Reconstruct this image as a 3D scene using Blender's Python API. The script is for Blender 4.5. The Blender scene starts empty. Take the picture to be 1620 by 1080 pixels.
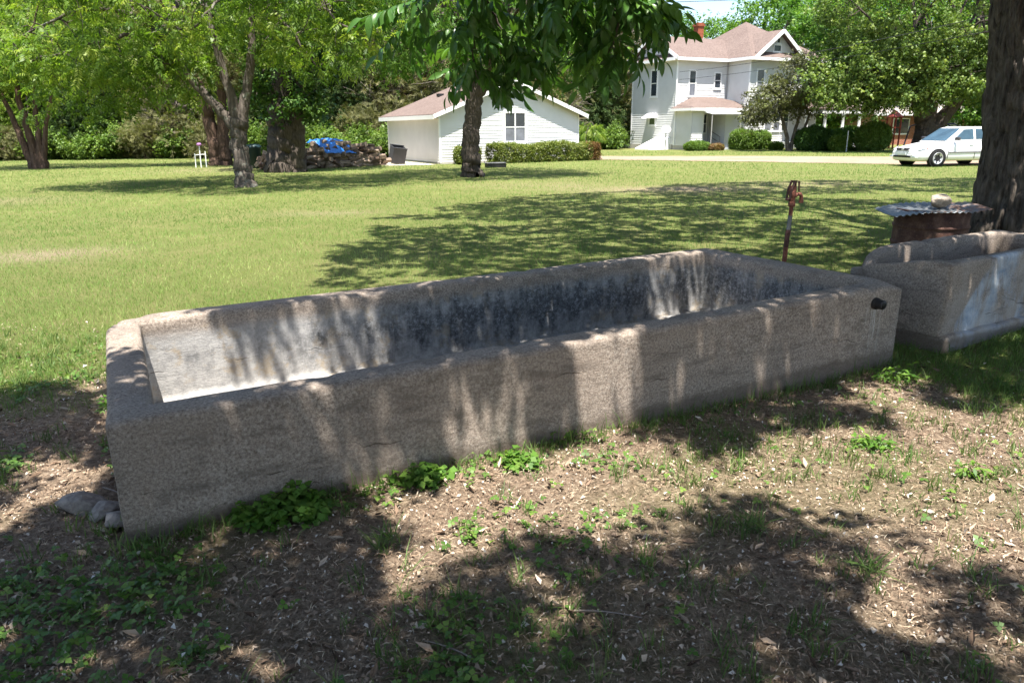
import bpy, math, random
import numpy as np
from mathutils import Vector, Matrix

# ------------------------------------------------------------------ camera, sky, sun, exposure
SC = bpy.context.scene
COL = SC.collection
CAM_H = 1.55
cam = bpy.data.cameras.new('camera')
cam.sensor_width = 36.0
cam.lens = 36.0 * 1153.0 / 1620.0
cam.clip_start = 0.05
cam.clip_end = 3000.0
cam.dof.use_dof = True
cam.dof.focus_distance = 4.6
cam.dof.aperture_fstop = 8.0
camo = bpy.data.objects.new('camera', cam)
COL.objects.link(camo)
camo.matrix_world = (Matrix.Translation((0, 0, CAM_H)) @ Matrix.Rotation(math.radians(90 - 16.26), 4, 'X')
                     @ Matrix.Rotation(math.radians(-0.54), 4, 'Z'))
SC.camera = camo

SUN = np.array([0.029, -0.325, 0.945])
SUN /= np.linalg.norm(SUN)
sun_el = math.asin(SUN[2])
sun_az = math.atan2(SUN[0], SUN[1])           # clockwise from +y
world = bpy.data.worlds.new('World')
SC.world = world
world.use_nodes = True
wt = world.node_tree
wt.nodes.clear()
sky = wt.nodes.new('ShaderNodeTexSky')
sky.sky_type = 'NISHITA'
sky.sun_disc = False
sky.sun_elevation = sun_el
sky.sun_rotation = sun_az
sky.air_density = 1.0
sky.dust_density = 1.2
bg = wt.nodes.new('ShaderNodeBackground')
bg.inputs['Strength'].default_value = 0.105
wo = wt.nodes.new('ShaderNodeOutputWorld')
wt.links.new(sky.outputs[0], bg.inputs[0])
wt.links.new(bg.outputs[0], wo.inputs[0])
sl = bpy.data.lights.new('sun', 'SUN')
sl.energy = 5.0
sl.angle = math.radians(0.53)
sl.color = (1.0, 0.955, 0.88)
so = bpy.data.objects.new('sun', sl)
COL.objects.link(so)
so.location = (0, -20, 40)
so.rotation_euler = Vector(SUN).to_track_quat('Z', 'Y').to_euler()

SC.view_settings.view_transform = 'Standard'
SC.view_settings.look = 'None'
SC.view_settings.exposure = 1.6
SC.view_settings.gamma = 1.0
SC.view_settings.use_curve_mapping = False
SC.render.engine = 'CYCLES'
SC.cycles.use_denoising = True
SC.cycles.max_bounces = 8
SC.cycles.diffuse_bounces = 4
SC.cycles.transmission_bounces = 4
SC.cycles.caustics_reflective = False
SC.cycles.caustics_refractive = False

# ------------------------------------------------------------------ helpers: noise
def vnoise(p, seed=0):
    """value noise in 2 or 3 dimensions, p is (n, d); returns 0..1"""
    p = np.asarray(p, float)
    d = p.shape[1]
    i = np.floor(p).astype(np.int64)
    f = p - i
    f = f * f * (3 - 2 * f)
    out = np.zeros(len(p))
    for c in range(2 ** d):
        w = np.ones(len(p))
        h = np.full(len(p), seed * 7919 + 13, np.int64)
        for k in range(d):
            b = (c >> k) & 1
            w = w * (f[:, k] if b else 1 - f[:, k])
            h = (h ^ ((i[:, k] + b) * (374761393, 668265263, 2147483647)[k])) * 1274126177 & 0x7fffffff
            h = h ^ (h >> 13)
        h = (h * 1103515245 + 12345) & 0x7fffffff
        out += w * ((h >> 8) & 0xffff) / 65535.0
    return out

def fbm(p, octv=4, seed=0):
    p = np.asarray(p, float)
    s = np.zeros(len(p)); a = 1.0; t = 0
    for k in range(octv):
        s += a * vnoise(p * 2 ** k + 17.3 * k, seed + k); t += a; a *= 0.5
    return s / t

def sstep(a, b, x):
    t = np.clip((x - a) / (b - a), 0, 1)
    return t * t * (3 - 2 * t)

def inpoly(px, py, poly):
    px = np.asarray(px); py = np.asarray(py)
    r = np.zeros(px.shape, bool)
    n = len(poly); j = n - 1
    for i in range(n):
        xi, yi = poly[i]; xj, yj = poly[j]
        c = ((yi > py) != (yj > py)) & (px < (xj - xi) * (py - yi) / (yj - yi + 1e-12) + xi)
        r ^= c; j = i
    return r

# ------------------------------------------------------------------ helpers: meshes and objects
def np_mesh(name, V, F, smooth=False, attrs=None):
    """V (n,3), F (m,k) uniform faces"""
    V = np.asarray(V, np.float32); F = np.asarray(F, np.int32)
    me = bpy.data.meshes.new(name)
    m, k = F.shape
    me.vertices.add(len(V)); me.vertices.foreach_set('co', V.ravel())
    me.loops.add(m * k); me.loops.foreach_set('vertex_index', F.ravel())
    me.polygons.add(m)
    me.polygons.foreach_set('loop_start', np.arange(0, m * k, k, dtype=np.int32))
    if smooth:
        me.polygons.foreach_set('use_smooth', np.ones(m, bool))
    for an, av in (attrs or {}).items():
        a = me.attributes.new(an, 'FLOAT', 'POINT')
        a.data.foreach_set('value', np.asarray(av, np.float32))
    me.update(calc_edges=True)
    return me

def link(name, me, mat=None, parent=None, loc=None, rot=None):
    if mat is not None and len(me.materials) == 0:
        me.materials.append(mat)
    o = bpy.data.objects.new(name, me)
    COL.objects.link(o)
    if parent is not None:
        o.parent = parent
    if loc is not None: o.location = loc
    if rot is not None: o.rotation_euler = rot
    return o

def tag(o, label=None, cat=None, group=None, kind=None):
    if label: o['label'] = label
    if cat: o['category'] = cat
    if group: o['group'] = group
    if kind: o['kind'] = kind
    return o

def thing(name, label, cat, loc=(0, 0, 0), rotz=0.0, group=None):
    o = bpy.data.objects.new(name, None)
    o.empty_display_size = 0.2
    COL.objects.link(o)
    o.location = loc; o.rotation_euler = (0, 0, rotz)
    return tag(o, label, cat, group)

def copy_tree(o, parent=None):
    c = o.copy(); COL.objects.link(c); c.parent = parent
    for ch in list(o.children):
        copy_tree(ch, c)
    return c

class MB:
    def __init__(self): self.v = []; self.f = []
    def add(self, V, F):
        n = len(self.v)
        self.v += [tuple(map(float, p)) for p in V]
        self.f += [tuple(int(i) + n for i in q) for q in F]
        return self
    def box(self, x0, x1, y0, y1, z0, z1):
        V = [(x0,y0,z0),(x1,y0,z0),(x1,y1,z0),(x0,y1,z0),(x0,y0,z1),(x1,y0,z1),(x1,y1,z1),(x0,y1,z1)]
        F = [(0,3,2,1),(4,5,6,7),(0,1,5,4),(1,2,6,5),(2,3,7,6),(3,0,4,7)]
        return self.add(V, F)
    def beam(self, p, q, w, h, up=(0, 0, 1)):
        p = Vector(p); q = Vector(q); d = (q - p).normalized()
        s = d.cross(Vector(up)).normalized(); t = s.cross(d).normalized()
        V = []
        for e in (p, q):
            for a, b in ((-1,-1),(1,-1),(1,1),(-1,1)):
                V.append(e + s * (a * w / 2) + t * (b * h / 2))
        return self.add(V, [(0,1,2,3),(7,6,5,4),(0,4,5,1),(1,5,6,2),(2,6,7,3),(3,7,4,0)])
    def slab(self, poly, t):
        """a polygon in space, thickened downward by t"""
        n = len(poly)
        V = [tuple(p) for p in poly] + [(p[0], p[1], p[2] - t) for p in poly]
        F = [tuple(range(n)), tuple(range(2 * n - 1, n - 1, -1))]
        for i in range(n):
            j = (i + 1) % n
            F.append((i, i + n, j + n, j))
        return self.add(V, F)
    def tube(self, path, radii, n=8, cap=True):
        V, F = tube_np(np.array(path, float), np.array(radii, float), n)
        self.add(V, F)
        return self
    def lathe(self, prof, n=20, cx=0, cy=0):
        k = len(prof); V = []; F = []
        for i in range(n):
            a = 2 * math.pi * i / n
            for r, z in prof:
                V.append((cx + r * math.cos(a), cy + r * math.sin(a), z))
        for i in range(n):
            j = (i + 1) % n
            for q in range(k - 1):
                F.append((i*k+q, j*k+q, j*k+q+1, i*k+q+1))
        return self.add(V, F)
    def xform(self, M):
        self.v = [tuple(M @ Vector(p)) for p in self.v]; return self
    def build(self, name, mat, parent=None, smooth=False, bevel=0.0, loc=None, rot=None):
        me = bpy.data.meshes.new(name)
        me.from_pydata(self.v, [], self.f)
        if smooth:
            me.polygons.foreach_set('use_smooth', [True] * len(me.polygons))
        me.update()
        o = link(name, me, mat, parent, loc, rot)
        if bevel > 0:
            b = o.modifiers.new('bevel', 'BEVEL'); b.width = bevel; b.segments = 2; b.limit_method = 'ANGLE'
        return o

def tube_np(path, radii, n=8):
    m = len(path)
    t = np.gradient(path, axis=0); t /= np.linalg.norm(t, axis=1)[:, None] + 1e-9
    ref = np.array([0., 0., 1.]) if abs(t[0][2]) < .8 else np.array([1., 0., 0.])
    V = np.zeros((m, n, 3)); ang = np.arange(n) * 2 * np.pi / n
    for i in range(m):
        s = np.cross(t[i], ref); s /= np.linalg.norm(s) + 1e-9
        u = np.cross(s, t[i]); ref = u
        V[i] = path[i] + radii[i] * (np.cos(ang)[:, None] * s + np.sin(ang)[:, None] * u)
    I = np.arange(m * n).reshape(m, n)
    a = I[:-1]; b = I[1:]
    F = np.stack([a, np.roll(a, -1, 1), np.roll(b, -1, 1), b], -1).reshape(-1, 4)
    return V.reshape(-1, 3), F

def joinVF(parts):
    V = []; F = []; n = 0
    for v, f in parts:
        V.append(v); F.append(f + n); n += len(v)
    return np.concatenate(V), np.concatenate(F)

# ------------------------------------------------------------------ helpers: materials
class NT:
    def __init__(self, name):
        self.m = bpy.data.materials.new(name); self.m.use_nodes = True
        self.t = self.m.node_tree; self.t.nodes.clear()
        self.out = self.n('OutputMaterial')
    def n(self, typ, **kw):
        nd = self.t.nodes.new('ShaderNode' + typ)
        for k, v in kw.items(): setattr(nd, k, v)
        return nd
    def set(self, sock, v):
        if hasattr(v, 'is_output'): self.t.links.new(v, sock)
        elif isinstance(v, (tuple, list)) and len(v) == 3 and sock.type == 'RGBA': sock.default_value = (*v, 1)
        else: sock.default_value = v
    def coord(self, kind='Object', scale=(1, 1, 1), rot=(0, 0, 0), loc=(0, 0, 0)):
        c = self.n('TexCoord'); mp = self.n('Mapping')
        self.t.links.new(c.outputs[kind], mp.inputs[0])
        mp.inputs['Scale'].default_value = scale; mp.inputs['Rotation'].default_value = rot
        mp.inputs['Location'].default_value = loc
        return mp.outputs[0]
    def noise(self, vec, scale=5, detail=4, rough=.55, dist=0.0, col=False):
        nd = self.n('TexNoise')
        self.t.links.new(vec, nd.inputs['Vector'])
        nd.inputs['Scale'].default_value = scale; nd.inputs['Detail'].default_value = detail
        nd.inputs['Roughness'].default_value = rough; nd.inputs['Distortion'].default_value = dist
        return nd.outputs['Color' if col else 'Fac']
    def voronoi(self, vec, scale=5, feature='F1', out='Distance', rnd=1.0):
        nd = self.n('TexVoronoi', feature=feature)
        self.t.links.new(vec, nd.inputs['Vector']); nd.inputs['Scale'].default_value = scale
        nd.inputs['Randomness'].default_value = rnd
        return nd.outputs[out]
    def ramp(self, fac, stops):
        nd = self.n('ValToRGB'); e = nd.color_ramp.elements
        while len(e) > 1: e.remove(e[-1])
        for i, (p, c) in enumerate(stops):
            el = e[0] if i == 0 else e.new(p)
            el.position = p
            el.color = (*c, 1) if isinstance(c, (tuple, list)) else (c, c, c, 1)
        self.set(nd.inputs[0], fac)
        return nd.outputs[0]
    def mix(self, fac, a, b, blend='MIX'):
        nd = self.n('MixRGB', blend_type=blend)
        self.set(nd.inputs[0], fac); self.set(nd.inputs[1], a); self.set(nd.inputs[2], b)
        return nd.outputs[0]
    def math(self, op, a, b=0.0, clamp=False):
        nd = self.n('Math', operation=op, use_clamp=clamp)
        self.set(nd.inputs[0], a); self.set(nd.inputs[1], b)
        return nd.outputs[0]
    def attr(self, name):
        nd = self.n('Attribute'); nd.attribute_name = name
        return nd.outputs['Fac']
    def sep(self, vec):
        nd = self.n('SeparateXYZ'); self.t.links.new(vec, nd.inputs[0]); return nd.outputs
    def bump(self, h, strength=.3, dist=.02):
        nd = self.n('Bump'); nd.inputs['Strength'].default_value = strength; nd.inputs['Distance'].default_value = dist
        self.set(nd.inputs['Height'], h); return nd.outputs[0]
    def principled(self, color, rough=.8, spec=.3, metal=0.0, bump=None):
        p = self.n('BsdfPrincipled')
        self.set(p.inputs['Base Color'], color); self.set(p.inputs['Roughness'], rough)
        p.inputs['Specular IOR Level'].default_value = spec; self.set(p.inputs['Metallic'], metal)
        if bump is not None: self.t.links.new(bump, p.inputs['Normal'])
        return p.outputs[0]
    def done(self, sh):
        self.t.links.new(sh, self.out.inputs[0]); return self.m

MATS = {}
def plain(name, col, rough=.6, spec=.4, metal=0.0, var=.12, scale=6.0, bump=.0):
    if name in MATS: return MATS[name]
    t = NT(name); c = t.coord()
    nz = t.noise(c, scale, 4)
    dark = tuple(v * (1 - var) for v in col); lite = tuple(min(1, v * (1 + var)) for v in col)
    cc = t.ramp(nz, [(.3, dark), (.7, lite)])
    b = t.bump(t.noise(c, scale * 8, 3), bump, .01) if bump else None
    MATS[name] = t.done(t.principled(cc, rough, spec, metal, b))
    return MATS[name]

def leaf_mat(name, c0, c1, c2, trans=.35, rough=.45, spec=.25, tcol=None):
    """c0..c2: colours of single leaves, older to younger"""
    if name in MATS: return MATS[name]
    t = NT(name)
    r = t.attr('rnd')
    col = t.ramp(r, [(0.0, c0), (.55, c1), (1.0, c2)])
    p = t.principled(col, rough, spec)
    tr = t.n('BsdfTranslucent')
    tc = t.mix(1.0, col, tcol or (1.25, 1.35, .55), 'MULTIPLY')
    t.set(tr.inputs[0], tc)
    mx = t.n('MixShader'); mx.inputs[0].default_value = trans
    t.t.links.new(p, mx.inputs[1]); t.t.links.new(tr.outputs[0], mx.inputs[2])
    MATS[name] = t.done(mx.outputs[0])
    return MATS[name]

def bark_mat(name, c0, c1, sc=9.0, bump=.7, lichen=None):
    if name in MATS: return MATS[name]
    t = NT(name)
    c = t.coord(scale=(1, 1, .22))
    v = t.voronoi(c, sc, 'DISTANCE_TO_EDGE')
    n = t.noise(c, sc * 1.3, 6, .65)
    h = t.math('ADD', t.math('MULTIPLY', v, 1.2), n)
    col = t.mix(t.ramp(n, [(.3, 0.0), (.72, 1.0)]), c0, c1)
    if lichen:
        ln = t.noise(t.coord(), 5.0, 6, .7)
        col = t.mix(t.ramp(ln, [(.55, 0.0), (.66, .75)]), col, lichen)
    MATS[name] = t.done(t.principled(col, .95, .15, bump=t.bump(h, bump, .06)))
    return MATS[name]

rng = np.random.default_rng(7)
E28 = np.array([math.cos(math.radians(28)), math.sin(math.radians(28))])
YAW = math.radians(28)

# ------------------------------------------------------------------ the ground
def zg(x, y):
    x = np.asarray(x, float); y = np.asarray(y, float)
    near = np.exp(-(np.maximum(np.hypot(x, y) - 9, 0) / 9.0) ** 2)
    z = near * (.018 * np.sin(.9 * x + 1.0) * np.cos(.8 * y) + .012 * np.sin(2.1 * x - 1.3 * y))
    lx = (x + 1.51) * .8695 + (y - 2.51) * .4939; ly = -(x + 1.51) * .4939 + (y - 2.51) * .8695
    z = z - .14 * ((lx > .09) & (lx < 4.71) & (ly > .09) & (ly < 1.74))
    z -= .055 * np.exp(-((x - 2.6) ** 2 + (y - 4.7) ** 2) / 1.6 ** 2)
    return z

def dirt_f(x, y):
    """1 where bare soil and litter lie, 0 where the lawn grows"""
    P = np.stack([x, y], 1)
    w = (fbm(P * .9, 3, 5) - .5) * 1.3
    lim = np.interp(x, [-6, -3.4, -2.9, -2.2, -1.6, 2.4, 2.75, 3.0, 3.6, 6], [2.9, 3.3, 4.35, 4.5, 5.4, 5.6, 4.4, 3.5, 2.7, 2.0])
    d = sstep(-.35, .35, lim + w * .6 - y)
    g = sstep(.35, .7, fbm(P * 1.7 + 40, 4, 11)) * .55
    d = np.clip(d * (1 - g * np.where(x < .3, .75, .5)), 0, 1)
    for cx, cy, rx, ry, a in ((4.2, 19.3, 2.6, 1.0, .75), (-6.2, 9.6, .9, .7, .6), (-13, 17.5, 2.0, .9, .5), (1.0, 21.5, 2.6, 1.0, .4),
                              (-12.2, 32, 2.0, 1.2, .6), (-22, 33.4, 3.0, 1.0, .6), (-3.4, 14.4, 1.2, .6, .3), (8.5, 20.5, 2.2, .7, .45)):
        d = np.maximum(d, a * np.exp(-(((x - cx) / rx) ** 2 + ((y - cy) / ry) ** 2)) * (.5 + fbm(P * 1.3, 3, 3)))
    return np.clip(d, 0, 1)

def axis(lo, hi, step, far):
    a = list(np.arange(lo, hi + 1e-6, step)); s = step; v = hi
    while v < far:
        s *= 1.22; v += s; a.append(v)
    s = step; v = lo
    while v > -far:
        s *= 1.22; v -= s; a.insert(0, v)
    return np.array(a)

gx = axis(-9, 10, .115, 900); gy = axis(.2, 13, .115, 900)
GX, GY = np.meshgrid(gx, gy)
fx, fy = GX.ravel(), GY.ravel()
nx, ny = len(gx), len(gy)
fd = dirt_f(fx, fy)
fz = zg(fx, fy) + .012 * (fbm(np.stack([fx, fy], 1) * 5, 2, 9) - .5) * (np.hypot(fx, fy) < 12) * fd
I = np.arange(nx * ny).reshape(ny, nx)
GF = np.stack([I[:-1, :-1], I[:-1, 1:], I[1:, 1:], I[1:, :-1]], -1).reshape(-1, 4)

def ground_material():
    t = NT('ground_soil_and_turf')
    c = t.coord()
    d = t.attr('dirt')
    n1 = t.noise(c, 1.3, 5, .6); n2 = t.noise(c, 26, 8, .8); n3 = t.noise(c, 75, 5, .8)
    soil = t.ramp(n2, [(.34, (.075, .053, .038)), (.5, (.265, .190, .132)), (.64, (.50, .39, .285))])
    soil = t.mix(t.ramp(n3, [(.48, 0.0), (.66, .7)]), soil, (.50, .39, .29))
    soil = t.mix(t.ramp(n1, [(.45, 0.0), (.75, .3)]), soil, (.14, .095, .068))
    turf = t.ramp(n2, [(.25, (.085, .105, .030)), (.55, (.15, .17, .052)), (.8, (.25, .23, .095))])
    turf = t.mix(t.ramp(n1, [(.42, 0.0), (.68, .5)]), turf, (.22, .195, .085))
    col = t.mix(d, turf, soil)
    h = t.math('ADD', n2, t.math('MULTIPLY', n3, .6))
    return t.done(t.principled(col, .95, .1, bump=t.bump(h, 1.0, .035)))
ground = link('ground', np_mesh('ground', np.stack([fx, fy, fz], 1), GF, True, {'dirt': fd}), ground_material())
tag(ground, kind='structure')

# gravel drive: strip with uneven edges, passes in front of the house
def drive_material():
    t = NT('gravel_drive'); c = t.coord()
    n = t.noise(c, 30, 5, .7); m = t.noise(c, .5, 4, .6)
    col = t.ramp(n, [(.3, (.20, .145, .105)), (.7, (.33, .255, .195))])
    col = t.mix(t.ramp(m, [(.45, 0.0), (.7, .6)]), col, (.20, .16, .09))
    return t.done(t.principled(col, .95, .1, bump=t.bump(n, .5, .03)))
M_DRIVE = drive_material()
def strip(name, near, far, mat, z=.012, n=120, j=.35):
    near = np.array(near, float); far = np.array(far, float)
    def res(p):
        s = np.linspace(0, len(p) - 1, n); k = np.arange(len(p))
        return np.stack([np.interp(s, k, p[:, 0]), np.interp(s, k, p[:, 1])], 1)
    a = res(near); b = res(far)
    a[:, 1] += (fbm(a * .8, 3, 21) - .5) * j * 2; b[:, 1] += (fbm(b * .8, 3, 22) - .5) * j * 2
    m = 6; V = []
    for k in range(m + 1):
        p = a + (b - a) * k / m
        V.append(np.stack([p[:, 0], p[:, 1], np.full(n, z)], 1))
    V = np.concatenate(V); I = np.arange(len(V)).reshape(m + 1, n)
    F = np.stack([I[:-1, :-1], I[:-1, 1:], I[1:, 1:], I[1:, :-1]], -1).reshape(-1, 4)
    return tag(link(name, np_mesh(name, V, F), mat), kind='structure')
strip('driveway', [(3.6, 38.6), (7, 36.6), (11.1, 33.9), (15, 31.1), (18.2, 29.0), (26, 25.5), (44, 20)],
      [(4.3, 43.0), (8, 41.8), (13.4, 40.8), (16.5, 39.2), (19.4, 38.0), (30, 34.5), (52, 29)], M_DRIVE)
strip('path', [(-6.6, 34.6), (-5.4, 33.6), (-3.6, 33.9), (-3.4, 34.4)], [(-7.8, 41.6), (-7.0, 41.4), (-6.8, 41.2), (-6.75, 41.0)],
      plain('pale_concrete', (.50, .43, .36), .9, .1, var=.15, scale=3), n=30, j=.1)

# ------------------------------------------------------------------ concrete troughs
def concrete_material(name, inside=True, blue=False, L=4.8, W=1.82, H=.51):
    t = NT(name)
    c = t.coord()
    cf = t.coord(scale=(1, 1, 3.2))
    cs = t.coord(scale=(1, 1, .16))
    big = t.noise(c, 1.6, 5, .6); mid = t.noise(c, 9, 6, .7); fine = t.noise(c, 80, 6, .85)
    grit = t.voronoi(c, 75, 'F1')
    board = t.noise(cf, 4.5, 5, .62, .4)
    streak = t.noise(cs, 11, 5, .65)
    col = t.ramp(fine, [(.34, (.085, .067, .054)), (.5, (.305, .250, .207)), (.66, (.56, .49, .42))])
    col = t.mix(t.ramp(grit, [(.0, .45), (.22, 0.0)]), col, (.47, .425, .37))
    col = t.mix(t.ramp(big, [(.35, 0.0), (.7, .45)]), col, (.27, .212, .17))
    col = t.mix(t.ramp(board, [(.50, 0.0), (.66, .55)]), col, (.125, .102, .086))
    col = t.mix(t.ramp(mid, [(.60, 0.0), (.72, .5)]), col, (.36, .335, .305))
    at = t.attr('inner')
    if inside:
        X, Y, Z = t.sep(c)[:3]
        # black algae with blue-white lime: darker to the far end, lighter on the near end
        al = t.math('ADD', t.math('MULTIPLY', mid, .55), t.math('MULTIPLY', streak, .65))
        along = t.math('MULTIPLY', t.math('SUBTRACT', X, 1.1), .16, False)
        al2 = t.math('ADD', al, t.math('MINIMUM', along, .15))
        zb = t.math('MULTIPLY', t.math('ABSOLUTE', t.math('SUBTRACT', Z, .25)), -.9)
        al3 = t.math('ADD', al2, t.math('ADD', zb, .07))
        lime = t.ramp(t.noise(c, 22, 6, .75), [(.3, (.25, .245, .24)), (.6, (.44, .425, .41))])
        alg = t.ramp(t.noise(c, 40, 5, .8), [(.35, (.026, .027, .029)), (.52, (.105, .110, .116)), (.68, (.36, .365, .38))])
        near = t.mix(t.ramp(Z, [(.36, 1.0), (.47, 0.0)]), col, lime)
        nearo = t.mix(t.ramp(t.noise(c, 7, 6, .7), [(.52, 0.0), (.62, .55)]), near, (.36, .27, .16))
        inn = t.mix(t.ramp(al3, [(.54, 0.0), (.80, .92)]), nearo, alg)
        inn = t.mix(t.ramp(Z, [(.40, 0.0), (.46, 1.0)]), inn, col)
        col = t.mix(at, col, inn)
        # white drip below the pipe stub
        dx = t.math('ABSOLUTE', t.math('SUBTRACT', X, 4.50))
        drip = t.math('MULTIPLY', t.ramp(dx, [(.02, 1.0), (.11, 0.0)]), t.ramp(t.noise(t.coord(scale=(1, 1, .05)), 38, 3, .6), [(.50, 0.0), (.62, .7)]))
        drip = t.math('MULTIPLY', drip, t.math('MULTIPLY', t.ramp(Z, [(.0, .3), (.25, 1.0), (.39, 1.0), (.42, 0.0)]), t.ramp(Y, [(.05, 1.0), (.12, 0.0)])))
        col = t.mix(drip, col, (.60, .58, .55))
    else:
        X, Y, Z = t.sep(c)[:3]
        f = t.ramp(Y, [(.02, 1.0), (.06, 0.0)])
        zone = t.math('MULTIPLY', f, t.ramp(t.math('SUBTRACT', X, t.math('MULTIPLY', Z, .85)), [(-.06, 0.0), (.04, 1.0)]))
        zone = t.math('MULTIPLY', zone, t.ramp(t.math('SUBTRACT', X, t.math('MULTIPLY', Z, 1.0)), [(.20, 1.0), (.5, .55), (1.0, .8)]))
        bl = t.math('MULTIPLY', zone, t.ramp(t.noise(t.coord(scale=(1, 1, .35)), 5.5, 6, .65, .6), [(.43, 0.0), (.60, .85)]))
        col = t.mix(bl, col, t.ramp(mid, [(.35, (.23, .32, .44)), (.65, (.62, .66, .70))]))
        pale = t.math('MULTIPLY', f, t.ramp(t.noise(c, 3.5, 5, .6), [(.45, 0.0), (.65, .5)]))
        col = t.mix(pale, col, (.48, .43, .385))
    # hair cracks
    cv = t.n('TexVoronoi', feature='DISTANCE_TO_EDGE')
    wv = t.mix(.16, t.coord(scale=(.7, .7, 3.6)), t.noise(c, 7, 5, .7, col=True))
    t.t.links.new(wv, cv.inputs['Vector']); cv.inputs['Scale'].default_value = 1.9
    crack = t.math('MULTIPLY', t.ramp(cv.outputs['Distance'], [(.0, 1.0), (.006, 0.0)]), t.ramp(t.noise(c, 2.3, 4, .6), [(.56, 0.0), (.66, 1.0)]))
    col = t.mix(t.math('MULTIPLY', crack, .75), col, (.045, .036, .03))
    Zl = t.math('ADD', t.sep(c)[2], t.math('MULTIPLY', t.math('SUBTRACT', t.noise(t.coord(scale=(1, 1, .3)), 2.6, 5, .6), .5), .16))
    f1 = t.ramp(t.math('ABSOLUTE', t.math('SUBTRACT', Zl, .19)), [(.0, 1.0), (.0035, 0.0)])
    f2 = t.ramp(t.math('ABSOLUTE', t.math('SUBTRACT', Zl, .335)), [(.0, 1.0), (.003, 0.0)])
    fl_ = t.math('MULTIPLY', t.math('MAXIMUM', f1, f2), t.ramp(t.noise(c, 3.1, 5, .7), [(.54, 0.0), (.64, 1.0)]))
    col = t.mix(t.math('MULTIPLY', fl_, .6), col, (.05, .04, .033))
    crack = t.math('MAXIMUM', crack, fl_)
    pit = t.math('MULTIPLY', t.ramp(t.voronoi(c, 17, 'F1'), [(.05, 1.0), (.12, 0.0)]), t.ramp(t.noise(c, 6, 3, .6), [(.56, 0.0), (.62, 1.0)]))
    col = t.mix(t.math('MULTIPLY', pit, .7), col, (.055, .043, .036))
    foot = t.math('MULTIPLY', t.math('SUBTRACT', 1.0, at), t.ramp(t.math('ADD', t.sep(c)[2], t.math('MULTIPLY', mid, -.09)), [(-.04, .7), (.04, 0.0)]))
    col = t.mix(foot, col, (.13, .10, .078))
    h = t.math('ADD', t.math('MULTIPLY', fine, .8), t.math('ADD', t.math('MULTIPLY', board, .7), t.math('MULTIPLY', crack, -1.2)))
    h = t.math('ADD', h, t.math('MULTIPLY', mid, .35))
    return t.done(t.principled(col, .92, .18, bump=t.bump(h, .75, .013)))

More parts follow.
